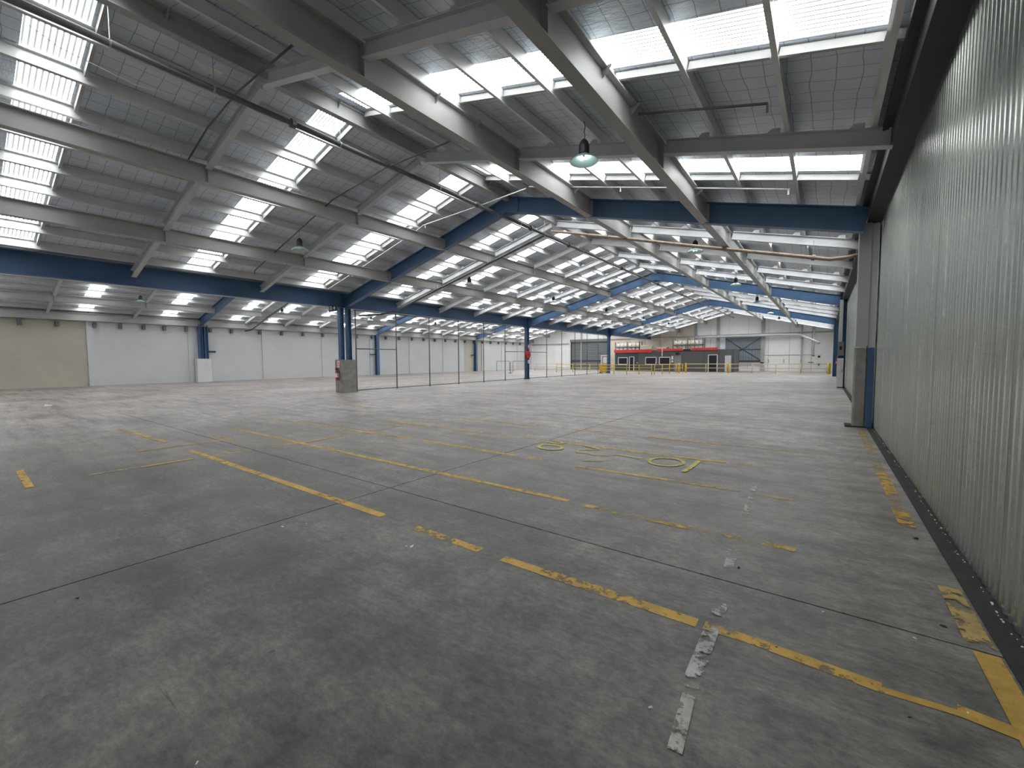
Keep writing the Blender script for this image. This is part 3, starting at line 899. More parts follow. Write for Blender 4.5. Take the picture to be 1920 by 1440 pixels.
# ------------------------------------------------------------------ pendant lamps
def lamp(x, y, label, bulb):
    zl = zr(x) - 0.10 - 0.05
    t = thing('pendant_lamp', (x, y, zl), label, 'lamp', 'dome pendant lamps under the roof')
    rf = MB().lathe([(0.270, 0.0), (0.275, 0.006), (0.262, 0.012), (0.225, 0.05), (0.16, 0.09), (0.10, 0.12), (0.08, 0.14), (0.07, 0.135), (0.09, 0.11), (0.15, 0.082), (0.215, 0.044), (0.255, 0.008), (0.270, 0.0)], n=28).build('reflector', 'lamp_enamel', t, smooth=True)
    MB().lathe([(0.001, 0.125), (0.075, 0.125), (0.10, 0.15), (0.10, 0.29), (0.08, 0.36), (0.04, 0.41), (0.001, 0.41)], n=18).build('ballast_housing', 'lamp_body', t)
    MB().tube([(0, 0, 0.41), (0.02, 0, 0.48), (0, 0, 0.55)], 0.012, 6).build('hook', 'galvanised', t)
    top = zr(x) + 0.6 - zl
    MB().tube([(0, 0, 0.54), (0.015, 0.01, (0.54 + top) / 2), (0, 0, top)], 0.008, 6).build('cable', 'cable', t)
    for bx in (-0.045, 0.045):
        MB().lathe([(0.001, 0.035), (0.022, 0.04), (0.030, 0.065), (0.024, 0.095), (0.012, 0.12)], (bx, 0, 0), 12).build('bulb', bulb, t, smooth=True)
    return t


for i, y in enumerate((7.54, 16.2, 24.8, 33.4, 42.4, 51.0)):
    lamp(-3.82, y, ('lit white dome lamp glowing over metal-clad wall, before extinguisher column' if i == 0 else '%s dome pendant lamp over metal-clad wall after the extinguisher column' % ORD[i - 1]), 'lit_bulb' if i == 0 else 'dim_bulb')
for i, y in enumerate((7.65, 16.4, 24.8, 33.4, 42.4, 51.0)):
    lamp(-14.80, y, ('dome pendant lamp over wire fence side, before the extinguisher column' if i == 0 else '%s dome pendant lamp over wire fence slope after the extinguisher column' % ORD[i - 1]), 'paper_white')
for i, y in enumerate((7.93, 16.8, 25.2, 33.7, 42.3, 51.0)):
    lamp(-35.65, y, '%s dome pendant lamp counted along the slope toward the white wall' % ORD[i], 'paper_white')

# ------------------------------------------------------------------ sprinkler pipes
t = thing('ridge_pipe', (X1 - 0.02, 0, 6.80), 'dark grey sprinkler main hanging below the ridge through the whole hall', 'pipe')
MB().tube([(0, YN + 0.1, 0), (0, 25, 0.0), (0, YE - 0.3, 0.0)], 0.055, 12).build('pipe_run', 'dark_pipe', t, smooth=True)
for yy in (4.83, 10.9, 14.1, 17.2, 23.4, 29.9, 36.0, 42.2, 48.5, 54.5):
    MB().tube([(0, yy - 0.05, 0), (0, yy - 0.045, 0), (0, yy + 0.045, 0), (0, yy + 0.05, 0)], [0.07, 0.095, 0.095, 0.07], 12).build('coupling', 'dark_pipe', t)
for yy in (1.9, 3.35, 5.95, 9.2, 13.4, 15.1, 18.6, 21.9, 25.2, 31.6, 35.0, 38.4, 41.6, 47.0, 52, 57):
    MB().tube([(0, yy, 0.05), (0, yy, 0.60)], 0.008, 5).build('hanger_rod', 'galvanised', t)
    MB().tube([(0, yy - 0.015, 0), (0, yy + 0.015, 0)], 0.064, 10).build('hanger_ring', 'galvanised', t)

# rusty cross main down to the metal-clad wall, just past the first blue frame
pts = [(-9.38, 15.55, 7.02), (-6.0, 15.55, 6.12), (-3.75, 15.55, 5.50), (-0.4, 15.55, 4.62), (0.05, 15.55, 4.50), (0.45, 15.55, 4.50), (0.93, 15.55, 4.56)]
t = thing('cross_main', pts[0], 'rusty cream sprinkler main crossing to the metal-clad wall past the first blue frame', 'pipe')
L = Vector(pts[0])
MB().tube([Vector(p) - L for p in pts], 0.055, 12).build('pipe_run', 'rust_pipe', t, smooth=True)
for x in (-6.9, -2.72, -0.35):
    z = 7.02 + (x + 9.38) * (4.62 - 7.02) / 8.98
    p = Vector((x, 15.55, z)) - L
    MB().tube([p - Vector((0.04, 0, -0.01)), p + Vector((0.04, 0, -0.01))], 0.085, 12).build('coupling', 'rust_pipe', t)
    MB().tube([p, p + Vector((0, 0, 0.5))], 0.009, 5).build('hanger_rod', 'galvanised', t)

# dark branch on the other slope, past the first frame, dropping to the fence
pts = [(-9.5, 15.32, 6.86), (-12.7, 15.32, 6.06), (-16.3, 15.32, 5.17), (-19.2, 15.32, 4.44), (-20.0, 14.8, 4.20), (-21.2, 14.2, 4.18)]
t = thing('branch_main', pts[0], 'dark sprinkler main sloping from ridge toward the wire fence top', 'pipe')
L = Vector(pts[0])
MB().tube([Vector(p) - L for p in pts], 0.05, 10).build('pipe_run', 'dark_pipe', t, smooth=True)
for x in (-12.60, -16.12):
    z = 6.85 + (x + 9.5) * (6.85 - 4.42) / 9.7
    p = Vector((x, 15.32, z)) - L
    for s in (-0.10, 0.10):
        MB().tube([p + Vector((0, s, 0)), p + Vector((0, s, 0.32))], 0.012, 5).build('hanger_rod', 'white_pipe', t)

# thin white branch over both slopes before the first blue frame
for nm, pts, drops, lab in (
    ('branch_pipe', [(-7.6, 11.25, 7.05), (-3.35, 11.25, 6.00), (-0.72, 11.25, 5.33)], (-6.6, -4.6, -0.74), 'thin white sprinkler branch high over metal-clad wall before the first blue frame'),
    ('branch_pipe', [(-7.55, 11.0, 6.90), (-9.2, 11.0, 6.80), (-12.3, 11.1, 6.72), (-13.0, 11.1, 6.50), (-16.5, 11.1, 5.62), (-19.0, 11.1, 5.02)], (-12.2, -17.0), 'thin white sprinkler branch crossing the ridge and running down over the wire fence')):
    t = thing(nm, pts[0], lab, 'pipe', 'thin sprinkler branches')
    L = Vector(pts[0])
    MB().tube([Vector(p) - L for p in pts], 0.018, 8).build('pipe_run', 'white_pipe', t, smooth=True)
    for x in drops:
        for (p, q) in zip(pts[:-1], pts[1:]):
            if (x - p[0]) * (x - q[0]) <= 0:
                f = (x - p[0]) / (q[0] - p[0]); c = Vector(p).lerp(Vector(q), f) - L
                MB().tube([c, c - Vector((0, 0, 0.12))], [0.014, 0.02], 6).build('sprinkler_head', 'white_pipe', t)
for pts, lab in (
    ([(-6.9, 3.75, 6.88), (-9.35, 3.75, 6.93), (-11.3, 3.85, 6.90), (-13.4, 3.9, 6.45)], 'dark sprinkler branch joining the ridge pipe, nearest slim rafter, before extinguisher column'),
    ([(-2.6, 7.1, 5.70), (-0.75, 7.1, 5.22)], 'short dark conduit low over metal-clad wall near the lit lamp'),
    ([(-7.2, 7.35, 6.75), (-9.6, 7.35, 6.78), (-12.3, 7.45, 6.60), (-18.0, 7.5, 5.18)], 'dark sprinkler branch under the ridge level with the lit lamp')):
    t = thing('branch_pipe', pts[0], lab, 'pipe', 'thin sprinkler branches'); L = Vector(pts[0])
    MB().tube([Vector(p) - L for p in pts], 0.02, 8).build('pipe_run', 'dark_pipe', t, smooth=True)
    c = Vector(pts[-1]) - L
    MB().tube([c, c - Vector((0, 0, 0.12))], [0.014, 0.02], 6).build('sprinkler_head', 'dark_pipe', t)
# grey pipe in the aisle by the white wall
pts = [(-33.3, 16.25, 6.15), (-37.2, 16.25, 5.18), (-40.1, 16.25, 4.36), (-40.5, 15.9, 4.26)]
t = thing('aisle_pipe', pts[0], 'dark grey sprinkler main sloping down to the white wall', 'pipe'); L = Vector(pts[0])
MB().tube([Vector(p) - L for p in pts], 0.055, 10).build('pipe_run', 'dark_pipe', t, smooth=True)
for x, z in ((-34.0, 5.97), (-39.6, 4.50)):
    c = Vector((x, 16.25, z)) - L
    for s in (-0.1, 0.1):
        MB().tube([c + Vector((0, s, 0)), c + Vector((0, s, 0.45))], 0.012, 5).build('hanger_rod', 'white_pipe', t)

# loose wire and torn foil hanging in the near bay
pts = [at(48, 42, 'X', -10.2), at(110, 88, 'X', -10.25), at(178, 122, 'X', -10.25), at(255, 160, 'X', -10.3), at(330, 180, 'X', -10.3), at(380, 188, 'X', -10.3), at(425, 186, 'X', -10.3)]
MBw = MB().tube(pts, 0.006, 5)
tag(MBw.build('loose_wire', 'wire_white', None, True, origin=pts[0]), 'thin white loose wire sagging under the foil lining before extinguisher column', 'wire')
q = [at(364, 113, 'X', -9.75), at(378, 120, 'X', -9.70), at(398, 129, 'X', -9.75), at(417, 138, 'X', -9.7), at(410, 143, 'X', -9.8), at(392, 139, 'X', -9.86), at(375, 127, 'X', -9.8)]
vs = list(q) + [v + Vector((0.02, 0.012, 0.006)) for v in q]
n = len(q)
flap = MB().add(vs, [(0, 1, 6), (1, 2, 5, 6), (2, 3, 4, 5), (n, n + 6, n + 1), (n + 1, n + 6, n + 5, n + 2), (n + 2, n + 5, n + 4, n + 3)] + [(i, (i + 1) % n, n + (i + 1) % n, n + i) for i in range(n)])
fo = flap.build('torn_plastic', 'paper_white', origin=q[0])
tag(fo, 'torn white plastic scrap hanging above the dark ridge pipe', 'plastic scrap')

# ------------------------------------------------------------------ wire fence frames between the columns
def fence(y0, posts, y1, midspans, label):
    t = thing('fence_frame', (XM, y0, 0), label, 'fence', 'dark tube fence frames on the column line')
    for yy in posts:
        MB().tube([(0, yy - y0, 0), (0, yy - y0, 4.33)], 0.03, 8).build('post', 'fence_steel', t, smooth=True)
        MB().box((-0.06, yy - y0 - 0.06, 0), (0.06, yy - y0 + 0.06, 0.012)).build('post_foot', 'fence_steel', t)
    MB().tube([(0, 0, 0.06), (0, y1 - y0, 0.06)], 0.022, 8).build('bottom_rail', 'fence_steel', t, smooth=True)
    MB().tube([(0, 0, 4.30), (0, y1 - y0, 4.30)], 0.022, 8).build('top_rail', 'fence_steel', t, smooth=True)
    for a, b in midspans:
        MB().tube([(0, a - y0, 2.27), (0, b - y0, 2.27)], 0.025, 8).build('middle_rail', 'fence_steel', t, smooth=True)


fence(13.15, [13.22, 15.86, 18.42, 21.07, 23.7, 26.3, 29.0], 29.05, [(13.22, 15.86), (26.3, 29.0)], 'dark tube fence frame from concrete-footed column to the hose reel column')
fence(29.6, [32.45, 35.14, 37.8, 40.5, 43.2], 45.8, [(29.6, 32.45), (43.2, 45.8)], 'dark tube fence frame from hose reel column to the next blue column')

# ------------------------------------------------------------------ fire safety things
# extinguisher and its sign on the concrete pedestal
py = YF[0] - 0.40
t = thing('fire_extinguisher', (XM + 0.02, py - 0.112, 0.63), 'red fire extinguisher hung on the concrete column foot', 'extinguisher')
MB().lathe([(0.001, 0), (0.08, 0.0), (0.085, 0.015), (0.085, 0.42), (0.07, 0.48), (0.03, 0.52), (0.03, 0.55), (0.001, 0.55)], n=18).build('cylinder', 'red_paint', t, smooth=True)
MB().lathe([(0.0855, 0.16), (0.0865, 0.17), (0.0865, 0.37), (0.0855, 0.38)], n=18).build('label_band', 'paper_white', t)
MB().box((-0.02, -0.10, 0.55), (0.02, 0.04, 0.585)).box((-0.02, -0.10, 0.61), (0.02, 0.03, 0.635)).box((-0.025, -0.02, 0.54), (0.025, 0.03, 0.63)).build('valve_lever', 'plastic_black', t)
MB().tube([(0.02, -0.04, 0.56), (0.10, -0.06, 0.50), (0.11, -0.03, 0.30), (0.10, 0.0, 0.20)], 0.012, 6).build('hose', 'plastic_black', t, smooth=True)
MB().box((-0.05, 0.085, 0.2), (0.05, 0.10, 0.6)).build('bracket', 'rack_blue', t)
s = MB().box((XM - 0.14, py - 0.012, 1.28), (XM + 0.14, py - 0.002, 1.67)).build('extinguisher_sign', 'red_paint')
tag(s, 'red and white sign above the fire extinguisher', 'sign')
MB().box((XM - 0.11, py - 0.016, 1.40), (XM + 0.11, py - 0.012, 1.64)).build('pictogram_panel', 'paper_white', s)
MB().plate([(XM - 0.04, 1.44), (XM + 0.03, 1.44), (XM + 0.035, 1.56), (XM + 0.01, 1.60), (XM - 0.03, 1.57)], 1, py - 0.019, py - 0.016).build('pictogram', 'red_paint', s)
MB().box((XM - 0.11, py - 0.016, 1.30), (XM + 0.11, py - 0.012, 1.37)).build('text_panel', 'paper_white', s)

# exit sign below the valley girder
c = at(624, 578, 'Y', 11.74)
t = thing('exit_sign', (c.x, 11.74, c.z - 0.16), 'dark green exit sign with running figure and arrow, under the blue girder', 'sign')
MB().box((-0.35, -0.03, 0), (0.35, 0.03, 0.32)).build('sign_case', 'sign_green', t)
MB().plate([(0.05, 0.14), (0.17, 0.14), (0.17, 0.07), (0.28, 0.16), (0.17, 0.25), (0.17, 0.18), (0.05, 0.18)], 1, -0.036, -0.03).build('arrow', 'sign_white', t)
MB().plate([(-0.30, 0.05), (-0.30, 0.27), (-0.05, 0.27), (-0.05, 0.05), (-0.08, 0.05), (-0.08, 0.24), (-0.27, 0.24), (-0.27, 0.05)], 1, -0.036, -0.03).build('door_symbol', 'sign_white', t)
MB().plate([(-0.20, 0.05), (-0.15, 0.11), (-0.10, 0.06), (-0.12, 0.13), (-0.12, 0.18), (-0.16, 0.21), (-0.20, 0.17), (-0.17, 0.13)], 1, -0.036, -0.03).build('running_figure', 'sign_white', t)
for x in (-0.3, 0.3):
    MB().tube([(x, 0, 0.32), (x, 0, 4.358 - c.z + 0.16)], 0.01, 5).build('hanger_rod', 'galvanised', t)

# hose reel, notice and box on the second column
y2 = YF[1]
t = thing('hose_reel', (XM + 0.16, y2 - 0.28, 2.05), 'round red fire hose reel fixed to the blue column', 'hose reel')
MB().tube([(0.0, 0, 0), (0.03, 0, 0)], 0.32, 20).build('reel_disc', 'red_paint', t)
MB().tube([(0.16, 0, 0), (0.19, 0, 0)], 0.32, 20).build('reel_disc', 'red_paint', t)
MB().tube([(0.03, 0, 0), (0.16, 0, 0)], 0.26, 20).build('hose_coil', 'red_band', t)
MB().tube([(0.19, 0, 0), (0.22, 0, 0)], 0.06, 12).build('hub', 'plastic_black', t)
s = MB().box((XM + 0.155, y2 - 0.10, 2.45), (XM + 0.165, y2 + 0.10, 2.95)).build('hose_reel_sign', 'red_paint'); tag(s, 'narrow red sign above the hose reel on blue column', 'sign')
MB().box((XM + 0.165, y2 - 0.07, 2.60), (XM + 0.168, y2 + 0.07, 2.85)).build('sign_panel', 'paper_white', s)
s = MB().box((XM + 0.155, y2 - 0.12, 1.30), (XM + 0.20, y2 + 0.10, 1.60)).build('column_notice', 'paper_white'); tag(s, 'small white notice below the hose reel', 'sign')
MB().box((XM + 0.20, y2 - 0.09, 1.40), (XM + 0.203, y2 + 0.07, 1.43)).build('text_line', 'plastic_black', s)

# switchgear on the second frame column at the metal-clad wall
y2 = YF[1] - 0.16
t = thing('switch_box', (0.70, y2, 1.75), 'grey electrical switch box on blue column at the metal-clad wall', 'switch box')
MB().box((-0.12, -0.18, 0), (0.14, 0.0, 0.75)).build('case', 'door_grey', t)
MB().box((-0.05, -0.19, 0.3), (0.05, -0.18, 0.5)).build('isolator', 'plastic_black', t)
MB().box((-0.10, -0.14, 0.75), (0.05, -0.02, 3.0)).build('cable_tray', 'white_wall', t)
t = thing('cabinet_panel', (0.70, y2, 0.05), 'tall white electrical cabinet below the grey switch box', 'cabinet')
MB().box((-0.14, -0.20, 0), (0.14, 0.0, 1.55)).build('case', 'white_paint', t)
MB().box((0.08, -0.215, 0.8), (0.10, -0.20, 0.95)).build('handle', 'plastic_black', t)
s = MB().box((0.50, y2 - 0.2, 1.25), (0.56, y2 - 0.05, 1.55)).build('alarm_call_point', 'red_paint'); tag(s, 'small red alarm call point beside the white electrical cabinet', 'call point')
MB().box((0.51, y2 - 0.206, 1.33), (0.55, y2 - 0.2, 1.43)).build('glass', 'paper_white', s)
t = thing('wall_socket', (0.55, YF[0] + 0.9, 2.0), 'small dark switch on the clad wall beside the cased column', 'switch')
MB().box((0.30, 0.0, 0.0), (0.42, 0.10, 0.16)).build('plate', 'grey_clad', t)
MB().box((0.31, -0.015, 0.02), (0.37, 0.0, 0.13)).build('rocker', 'plastic_black', t)

# ------------------------------------------------------------------ yellow safety rails before the end wall
def rail(pts, label, m='yellow_rail', h=1.02, post_gap=2.2, yellow_posts=None, rails=(1.0, 0.55)):
    p0 = Vector((pts[0][0], pts[0][1], 0))
    t = thing('safety_rail', p0, label, 'railing', 'safety rails before the end wall')
    P = [Vector((a, b, 0)) - p0 for a, b in pts]
    for z in rails:
        MB().tube([p + Vector((0, 0, z)) for p in P], 0.035, 8).build('rail', m, t, smooth=True)
    for i in range(len(P) - 1):
        n = max(1, int(round((P[i + 1] - P[i]).length / post_gap)))
        for k in range(n + (1 if i == len(P) - 2 else 0)):
            p = P[i].lerp(P[i + 1], k / n)
            MB().tube([p, p + Vector((0, 0, h))], 0.04, 8).build('post', yellow_posts or m, t, smooth=True)
            MB().box(p + Vector((-0.09, -0.09, 0)), p + Vector((0.09, 0.09, 0.015))).build('foot', yellow_posts or m, t)


rail([(-19.4, 42.6), (-16.6, 42.7), (-14.1, 43.0)], 'yellow double safety rail before the grey cabin, beside the last fence column', post_gap=1.35, rails=(1.0, 0.72, 0.40))
rail([(-14.0, 43.6), (-13.7, 47.8), (-13.2, 51.2)], 'yellow safety rail running back toward the grey cabin door', post_gap=2.0)
rail([(-12.9, 51.4), (-8.6, 51.6)], 'pale yellow safety rail in front of the dark doorway', 'pale_rail', post_gap=2.2, yellow_posts='pale_rail')
rail([(-8.3, 51.5), (0.25, 51.8)], 'pale safety rail before the white end wall and braced door', 'pale_rail', post_gap=2.1, yellow_posts='pale_rail')
rail([(-27.6, 47.0), (-20.6, 47.0)], 'yellow safety rail in front of the roller shutter', post_gap=2.3)
rail([(-34.6, 52.5), (-30.0, 52.5)], 'cream safety rail beside the roller shutter, before the white end wall', 'pale_rail', post_gap=2.4)
for i, (x, y, lab) in enumerate(((-13.45, 50.6, 'first thick yellow bollard by the cabin rail gap'), (-12.70, 50.6, 'second thick yellow bollard by the cabin rail gap'), (0.42, 51.4, 'yellow bollard at the foot of the metal-clad wall'), (-8.45, 51.2, 'orange bollard at the cabin corner'))):
    t = thing('bollard', (x, y, 0), lab, 'bollard', 'yellow bollards')
    MB().lathe([(0.001, 0), (0.11, 0), (0.11, 1.05), (0.09, 1.10), (0.001, 1.11)], n=14).build('post', 'yellow_rail', t, smooth=True)
    MB().box((-0.18, -0.18, 0), (0.18, 0.18, 0.02)).build('foot_plate', 'yellow_rail', t)
t = thing('floor_box', at(1133, 699, 'Z', 0), 'yellow bin with dark lid behind the last fence column', 'bin')
MB().chamfer_box((-0.5, -0.35, 0.1), (0.5, 0.35, 0.85), 0.05).build('body', 'yellow_rail', t)
MB().box((-0.55, -0.4, 0.85), (0.55, 0.4, 0.93)).build('lid', 'yellow_rail', t)
for s1 in (-0.4, 0.4):
    MB().box((s1 - 0.08, -0.3, 0), (s1 + 0.08, 0.3, 0.1)).build('skid', 'dark_steel', t)
# wheelie sign stand and low hurdle by the white wall
for (xa, xb, yy, lab) in ((-37.8, -35.5, 47.5, 'thin dark hoop barrier standing before the beige wall panel'), (-34.2, -31.9, 46.5, 'thin dark hoop barrier standing beside the hand truck')):
    t = thing('hoop_barrier', (xa, yy, 0), lab, 'barrier', 'hoop barriers near the white wall')
    MB().tube([(0, 0, 0), (0, 0, 1.35), (0.05, 0, 1.42), (xb - xa - 0.05, 0, 1.42), (xb - xa, 0, 1.35), (xb - xa, 0, 0)], 0.03, 8).build('hoop', 'fence_steel', t, smooth=True)
    MB().box((-0.1, -0.1, 0), (0.1, 0.1, 0.012)).build('foot', 'fence_steel', t)
    MB().box((xb - xa - 0.1, -0.1, 0), (xb - xa + 0.1, 0.1, 0.012)).build('foot', 'fence_steel', t)
t = thing('hand_truck', (-30.5, 41.0, 0), 'upright dark handle leaning behind the wire fence', 'hand truck')
MB().tube([(0, 0, 0.05), (0, 0, 1.3), (0.12, 0, 1.45)], 0.03, 6).build('handle', 'plastic_black', t)
MB().box((-0.2, -0.15, 0), (0.2, 0.15, 0.06)).build('base', 'plastic_black', t)

# ------------------------------------------------------------------ grey office cabin before the end wall
YO = 55.0
xo0, xo1 = at(1153, 690, 'Y', YO).x, at(1376, 690, 'Y', YO).x
t = thing('office_cabin', (xo0, YO, 0), 'low dark grey office cabin with red roof band and white framed windows', 'cabin')
W = xo1 - xo0
def ox(px): return at(px, 680, 'Y', YO).x - xo0
for k in range(9):
    a, b = W * k / 9, W * (k + 1) / 9
    MB().box((a + 0.01, 0, 0), (b - 0.01, 0.1, 2.62 - (0.10 if k < 4 else 0))).build('wall_panel', 'office_green' if k < 2 else 'office_grey', t)
MB().box((0, 0.1, 0), (0.1, 3.6, 2.6)).build('side_wall', 'office_grey', t)
MB().box((W - 0.1, 0.1, 0), (W, 3.6, 2.6)).build('side_wall', 'office_grey', t)
MB().box((0, 0.0, 2.62), (W, 3.6, 2.70)).build('roof', 'office_grey', t)
for a, b, z0, z1 in ((1152, 1222, 2.45, 2.85), (1231, 1280, 2.60, 2.88), (1296, 1345, 2.62, 2.92)):
    MB().box((ox(a), -0.12, z0), (ox(b), 0.0, z1)).build('red_band', 'red_band', t)
MB().box((ox(1281), -0.1, 2.60), (ox(1294), 0.0, 2.80)).build('dark_vent', 'plastic_black', t)
for a, b in ((1159, 1177), (1210, 1231), (1236, 1257)):
    x0, x1 = ox(a), ox(b)
    f = MB().box((x0, -0.06, 0.85), (x1, 0, 0.95)).box((x0, -0.06, 1.75), (x1, 0, 1.85)).box((x0, -0.06, 0.85), (x0 + 0.09, 0, 1.85)).box((x1 - 0.09, -0.06, 0.85), (x1, 0, 1.85)).build('window_frame', 'white_paint', t)
    MB().box((x0 + 0.09, -0.03, 0.95), (x1 - 0.09, -0.01, 1.75)).build('pane', 'dark_glass', f)
for a, b, h, mm in ((1181, 1188, 1.85, 'dark_glass'), (1264, 1277, 2.05, 'door_grey'), (1329, 1344, 2.0, 'dark_glass'), (1359, 1371, 1.95, 'white_wall')):
    x0, x1 = ox(a), ox(b)
    dd = MB().box((x0, -0.04, 0.05), (x1, -0.005, h)).build('door', mm, t)
    if mm == 'dark_glass':
        MB().box((x0 - 0.09, -0.07, 0), (x0, 0, h + 0.08)).box((x1, -0.07, 0), (x1 + 0.09, 0, h + 0.08)).box((x0 - 0.09, -0.07, h), (x1 + 0.09, 0, h + 0.08)).build('door_frame', 'white_paint', dd)
    else:
        MB().box((x1 - 0.14, -0.07, 0.98), (x1 - 0.09, -0.04, 1.12)).build('handle', 'galvanised', dd)
for px, z0, z1 in ((1260.5, 1.5, 1.95), (1260.5, 1.15, 1.4)):
    MB().box((ox(px) - 0.12, -0.02, z0), (ox(px) + 0.12, -0.002, z1)).build('notice', 'paper_white', t)
MB().box((ox(1270) - 0.16, -0.35, 2.1), (ox(1270) + 0.16, -0.02, 2.4)).build('door_lamp', 'plastic_black', t)
MB().tube([(ox(1242), -0.15, 1.95), (ox(1242), -0.15, 2.9)], 0.05, 8).build('vent_pipe', 'white_paint', t)
for px in (1195, 1230):
    MB().lathe([(0.001, 0), (0.10, 0.02), (0.10, 0.08), (0.001, 0.1)], (ox(px), -0.06, 1.05), 10).build('wall_light', 'white_paint', t)

# ------------------------------------------------------------------ racks with white drums behind the cabin
def rack(px0, px1, y, zs, label, nd, z_top):
    xa, xb = at(px0, 650, 'Y', y).x, at(px1, 650, 'Y', y).x
    t = thing('pallet_rack', (xa, y, 0), label, 'rack', 'drum racks behind the cabin')
    w = xb - xa
    for x in (0, w / 2, w):
        for dy in (0, 1.0):
            MB().box((x - 0.05, dy - 0.05, 0), (x + 0.05, dy + 0.05, z_top)).build('upright', 'rack_blue', t)
    for z in zs:
        for dy in (0, 1.0):
            MB().box((0, dy - 0.03, z - 0.12), (w, dy + 0.03, z)).build('beam', 'orange_beam' if z < 3.2 and px0 < 1200 else 'rack_blue', t)
        MB().box((0, 0, z), (w, 1.0, z + 0.03)).build('shelf_board', 'timber', t)
    for r, z in enumerate(zs):
        for k in range(nd):
            x = w * (k + 0.5) / nd
            d = thing('white_drum', (xa + x, y + 0.35, z + 0.03), 'white round drum, %s on the %s shelf of the rack %s' % (ORD[k], 'upper' if r else 'lower', 'above the cabin windows' if px0 < 1200 else 'beside the braced door'), 'drum', 'white drums on the racks')
            R_ = min(0.30, w / nd * 0.42)
            MB().lathe([(0.001, 0), (R_, 0), (R_, 0.17), (R_ * 1.05, 0.19), (R_, 0.21), (R_, 0.46), (R_ * 0.94, 0.52), (0.001, 0.52)], n=14).build('drum_body', 'drum_white', d, smooth=True)
            MB().lathe([(0.001, 0), (R_ * 1.02, 0), (R_ * 1.02, 0.04), (0.001, 0.05)], (0, 0, 0.50), 14).build('lid', 'timber' if (k + r) % 3 == 0 else 'drum_white', d)


rack(1154, 1199, 59.3, (2.72, 3.38), 'pallet rack of white drums over orange beams behind the grey cabin', 6, 4.1)
rack(1262, 1318, 59.3, (2.75, 3.50), 'dark pallet rack of white drums beside the braced metal door', 7, 4.3)
for i, (a, b, z0, z1) in enumerate(((1200, 1222, 2.72, 3.55), (1232, 1250, 2.72, 3.3))):
    x0, x1 = at(a, 650, 'Y', 59.2).x, at(b, 650, 'Y', 59.2).x
    t = thing('board_stack', (x0, 59.2, 0), ('taller' if i == 0 else 'shorter') + ' stack of pale boards between the two drum racks', 'board stack', 'stacks of pale boards')
    for k in range(int(z1 / 0.16)):
        MB().box((random.uniform(0, 0.05), 0, k * 0.16 + 0.01), (x1 - x0 - random.uniform(0, 0.05), 1.1, (k + 1) * 0.16)).build('board', 'cream_wall' if k % 2 else 'timber', t)

# ducts on the end wall
t = thing('wall_duct', (-14.0, YE - 0.5, 4.42), 'long grey duct along the end wall with a sloping open end', 'duct')
e = at(1536, 643, 'Y', YE - 2.0)
MB().tube([(0, 0, 0.02), (6, 0, 0.0), (11.4, 0, -0.02), (11.7, -0.1, -0.1), (e.x + 14.0, -1.5, e.z - 4.42)], 0.14, 12).build('duct_run', 'grey_steel', t, smooth=True)
for x in (1.0, 3.2, 5.4, 7.6, 9.8):
    MB().tube([(x, 0, 0.12), (x, 0, 0.42)], 0.025, 6).build('hanger', 'grey_steel', t)
p = at(1525, 668, 'Y', YE - 0.6); p2 = at(1525, 611, 'Y', YE - 0.6)
t = thing('drop_pipe', (p.x, YE - 0.6, p.z), 'vertical grey pipe hanging before the white end wall', 'pipe')
MB().tube([(0, 0, 0), (0, 0, p2.z - p.z)], 0.09, 10).build('pipe_run', 'grey_steel', t, smooth=True)
MB().lathe([(0.001, 0), (0.14, 0), (0.14, 0.08), (0.09, 0.12)], n=12).build('pipe_mouth', 'dark_pipe', t)
MB().box((-0.03, 0.0, 1.5), (0.03, 0.595, 1.56)).build('wall_arm', 'grey_steel', t)
MB().tube([(-0.02, 0, p2.z - p.z - 0.05), (0.02, 0, p2.z - p.z + 0.1)], 0.16, 10).build('pipe_flange', 'plastic_black', t)

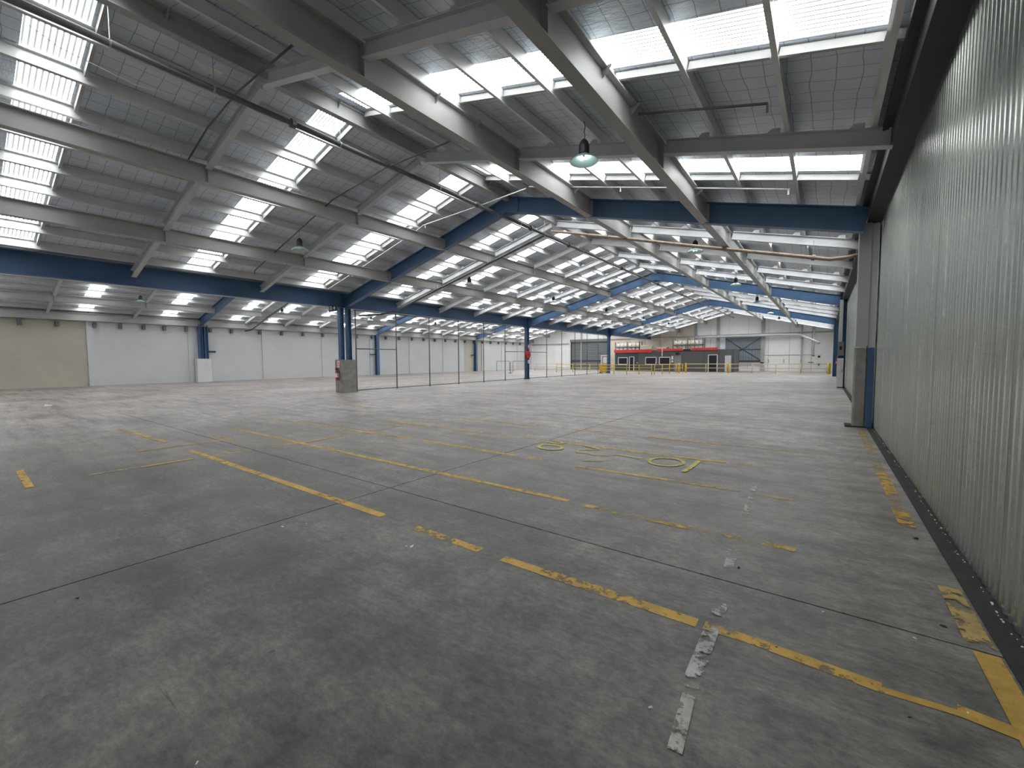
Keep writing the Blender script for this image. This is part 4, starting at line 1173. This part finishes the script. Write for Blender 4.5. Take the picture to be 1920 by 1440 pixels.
# ------------------------------------------------------------------ scraps on the floor
def scrap(px, py, s, m, lab):
    c = at(px, py, 'Z', 0)
    n = 7; ang = random.uniform(0, 6.28)
    poly = []
    for k in range(n):
        a = 2 * math.pi * k / n
        r = s * random.uniform(0.5, 1.0)
        x, y = r * math.cos(a), 0.5 * r * math.sin(a)
        poly.append((x * math.cos(ang) - y * math.sin(ang), x * math.sin(ang) + y * math.cos(ang)))
    vs = [(x, y, 0.001) for x, y in poly] + [(x * 0.7, y * 0.7, s * random.uniform(0.15, 0.45)) for x, y in poly]
    fs = [tuple(range(n - 1, -1, -1)), tuple(range(n, 2 * n))] + [(i, (i + 1) % n, n + (i + 1) % n, n + i) for i in range(n)]
    o = MB().add(vs, fs).build('floor_scrap', m); o.location = (c.x, c.y, 0)
    tag(o, lab, 'scrap', 'small scraps lying on the floor')


scrap(772, 1026, 0.035, 'paper_white', 'crumpled white paper scrap below the broken yellow line')
scrap(762, 1024, 0.02, 'paper_white', 'tiny white crumb beside the crumpled paper scrap')
scrap(530, 988, 0.022, 'paper_white', 'pale chip of plaster between floor joint and yellow line')
scrap(575, 982, 0.015, 'paper_white', 'smallest pale chip near the crossing floor joints')
scrap(1543, 1148, 0.02, 'paper_white', 'white plaster chip just before the joint near the metal-clad wall')
scrap(1716, 1197, 0.015, 'paper_white', 'white plaster chip lying on the floor joint near the kerb')
scrap(1769, 1175, 0.025, 'dark_scrap', 'dark lump of dirt close to the kerb of the metal-clad wall')
scrap(1220, 1327, 0.018, 'paper_white', 'white plaster chip near the faint white line')
scrap(1815, 1337, 0.014, 'paper_white', 'white chip beside the corner of the yellow lines')
scrap(1717, 1010, 0.03, 'dark_scrap', 'flat dark scrap near the worn yellow edge line')
scrap(1385, 1065, 0.022, 'dark_scrap', 'dark scrap at the end of the worn white line')
scrap(1456, 1214, 0.014, 'dark_scrap', 'small dark scrap touching the yellow line')
scrap(145, 1122, 0.02, 'dark_scrap', 'dark scrap beside the long floor joint')
scrap(91, 761, 0.18, 'paper_white', 'flat white sheet lying on the floor toward the white wall')
scrap(370, 1430, 0.012, 'paper_white', 'pale crumb on the dark stained floor')
scrap(1705, 1345, 0.012, 'dark_scrap', 'dark crumb by the thin yellow stroke')
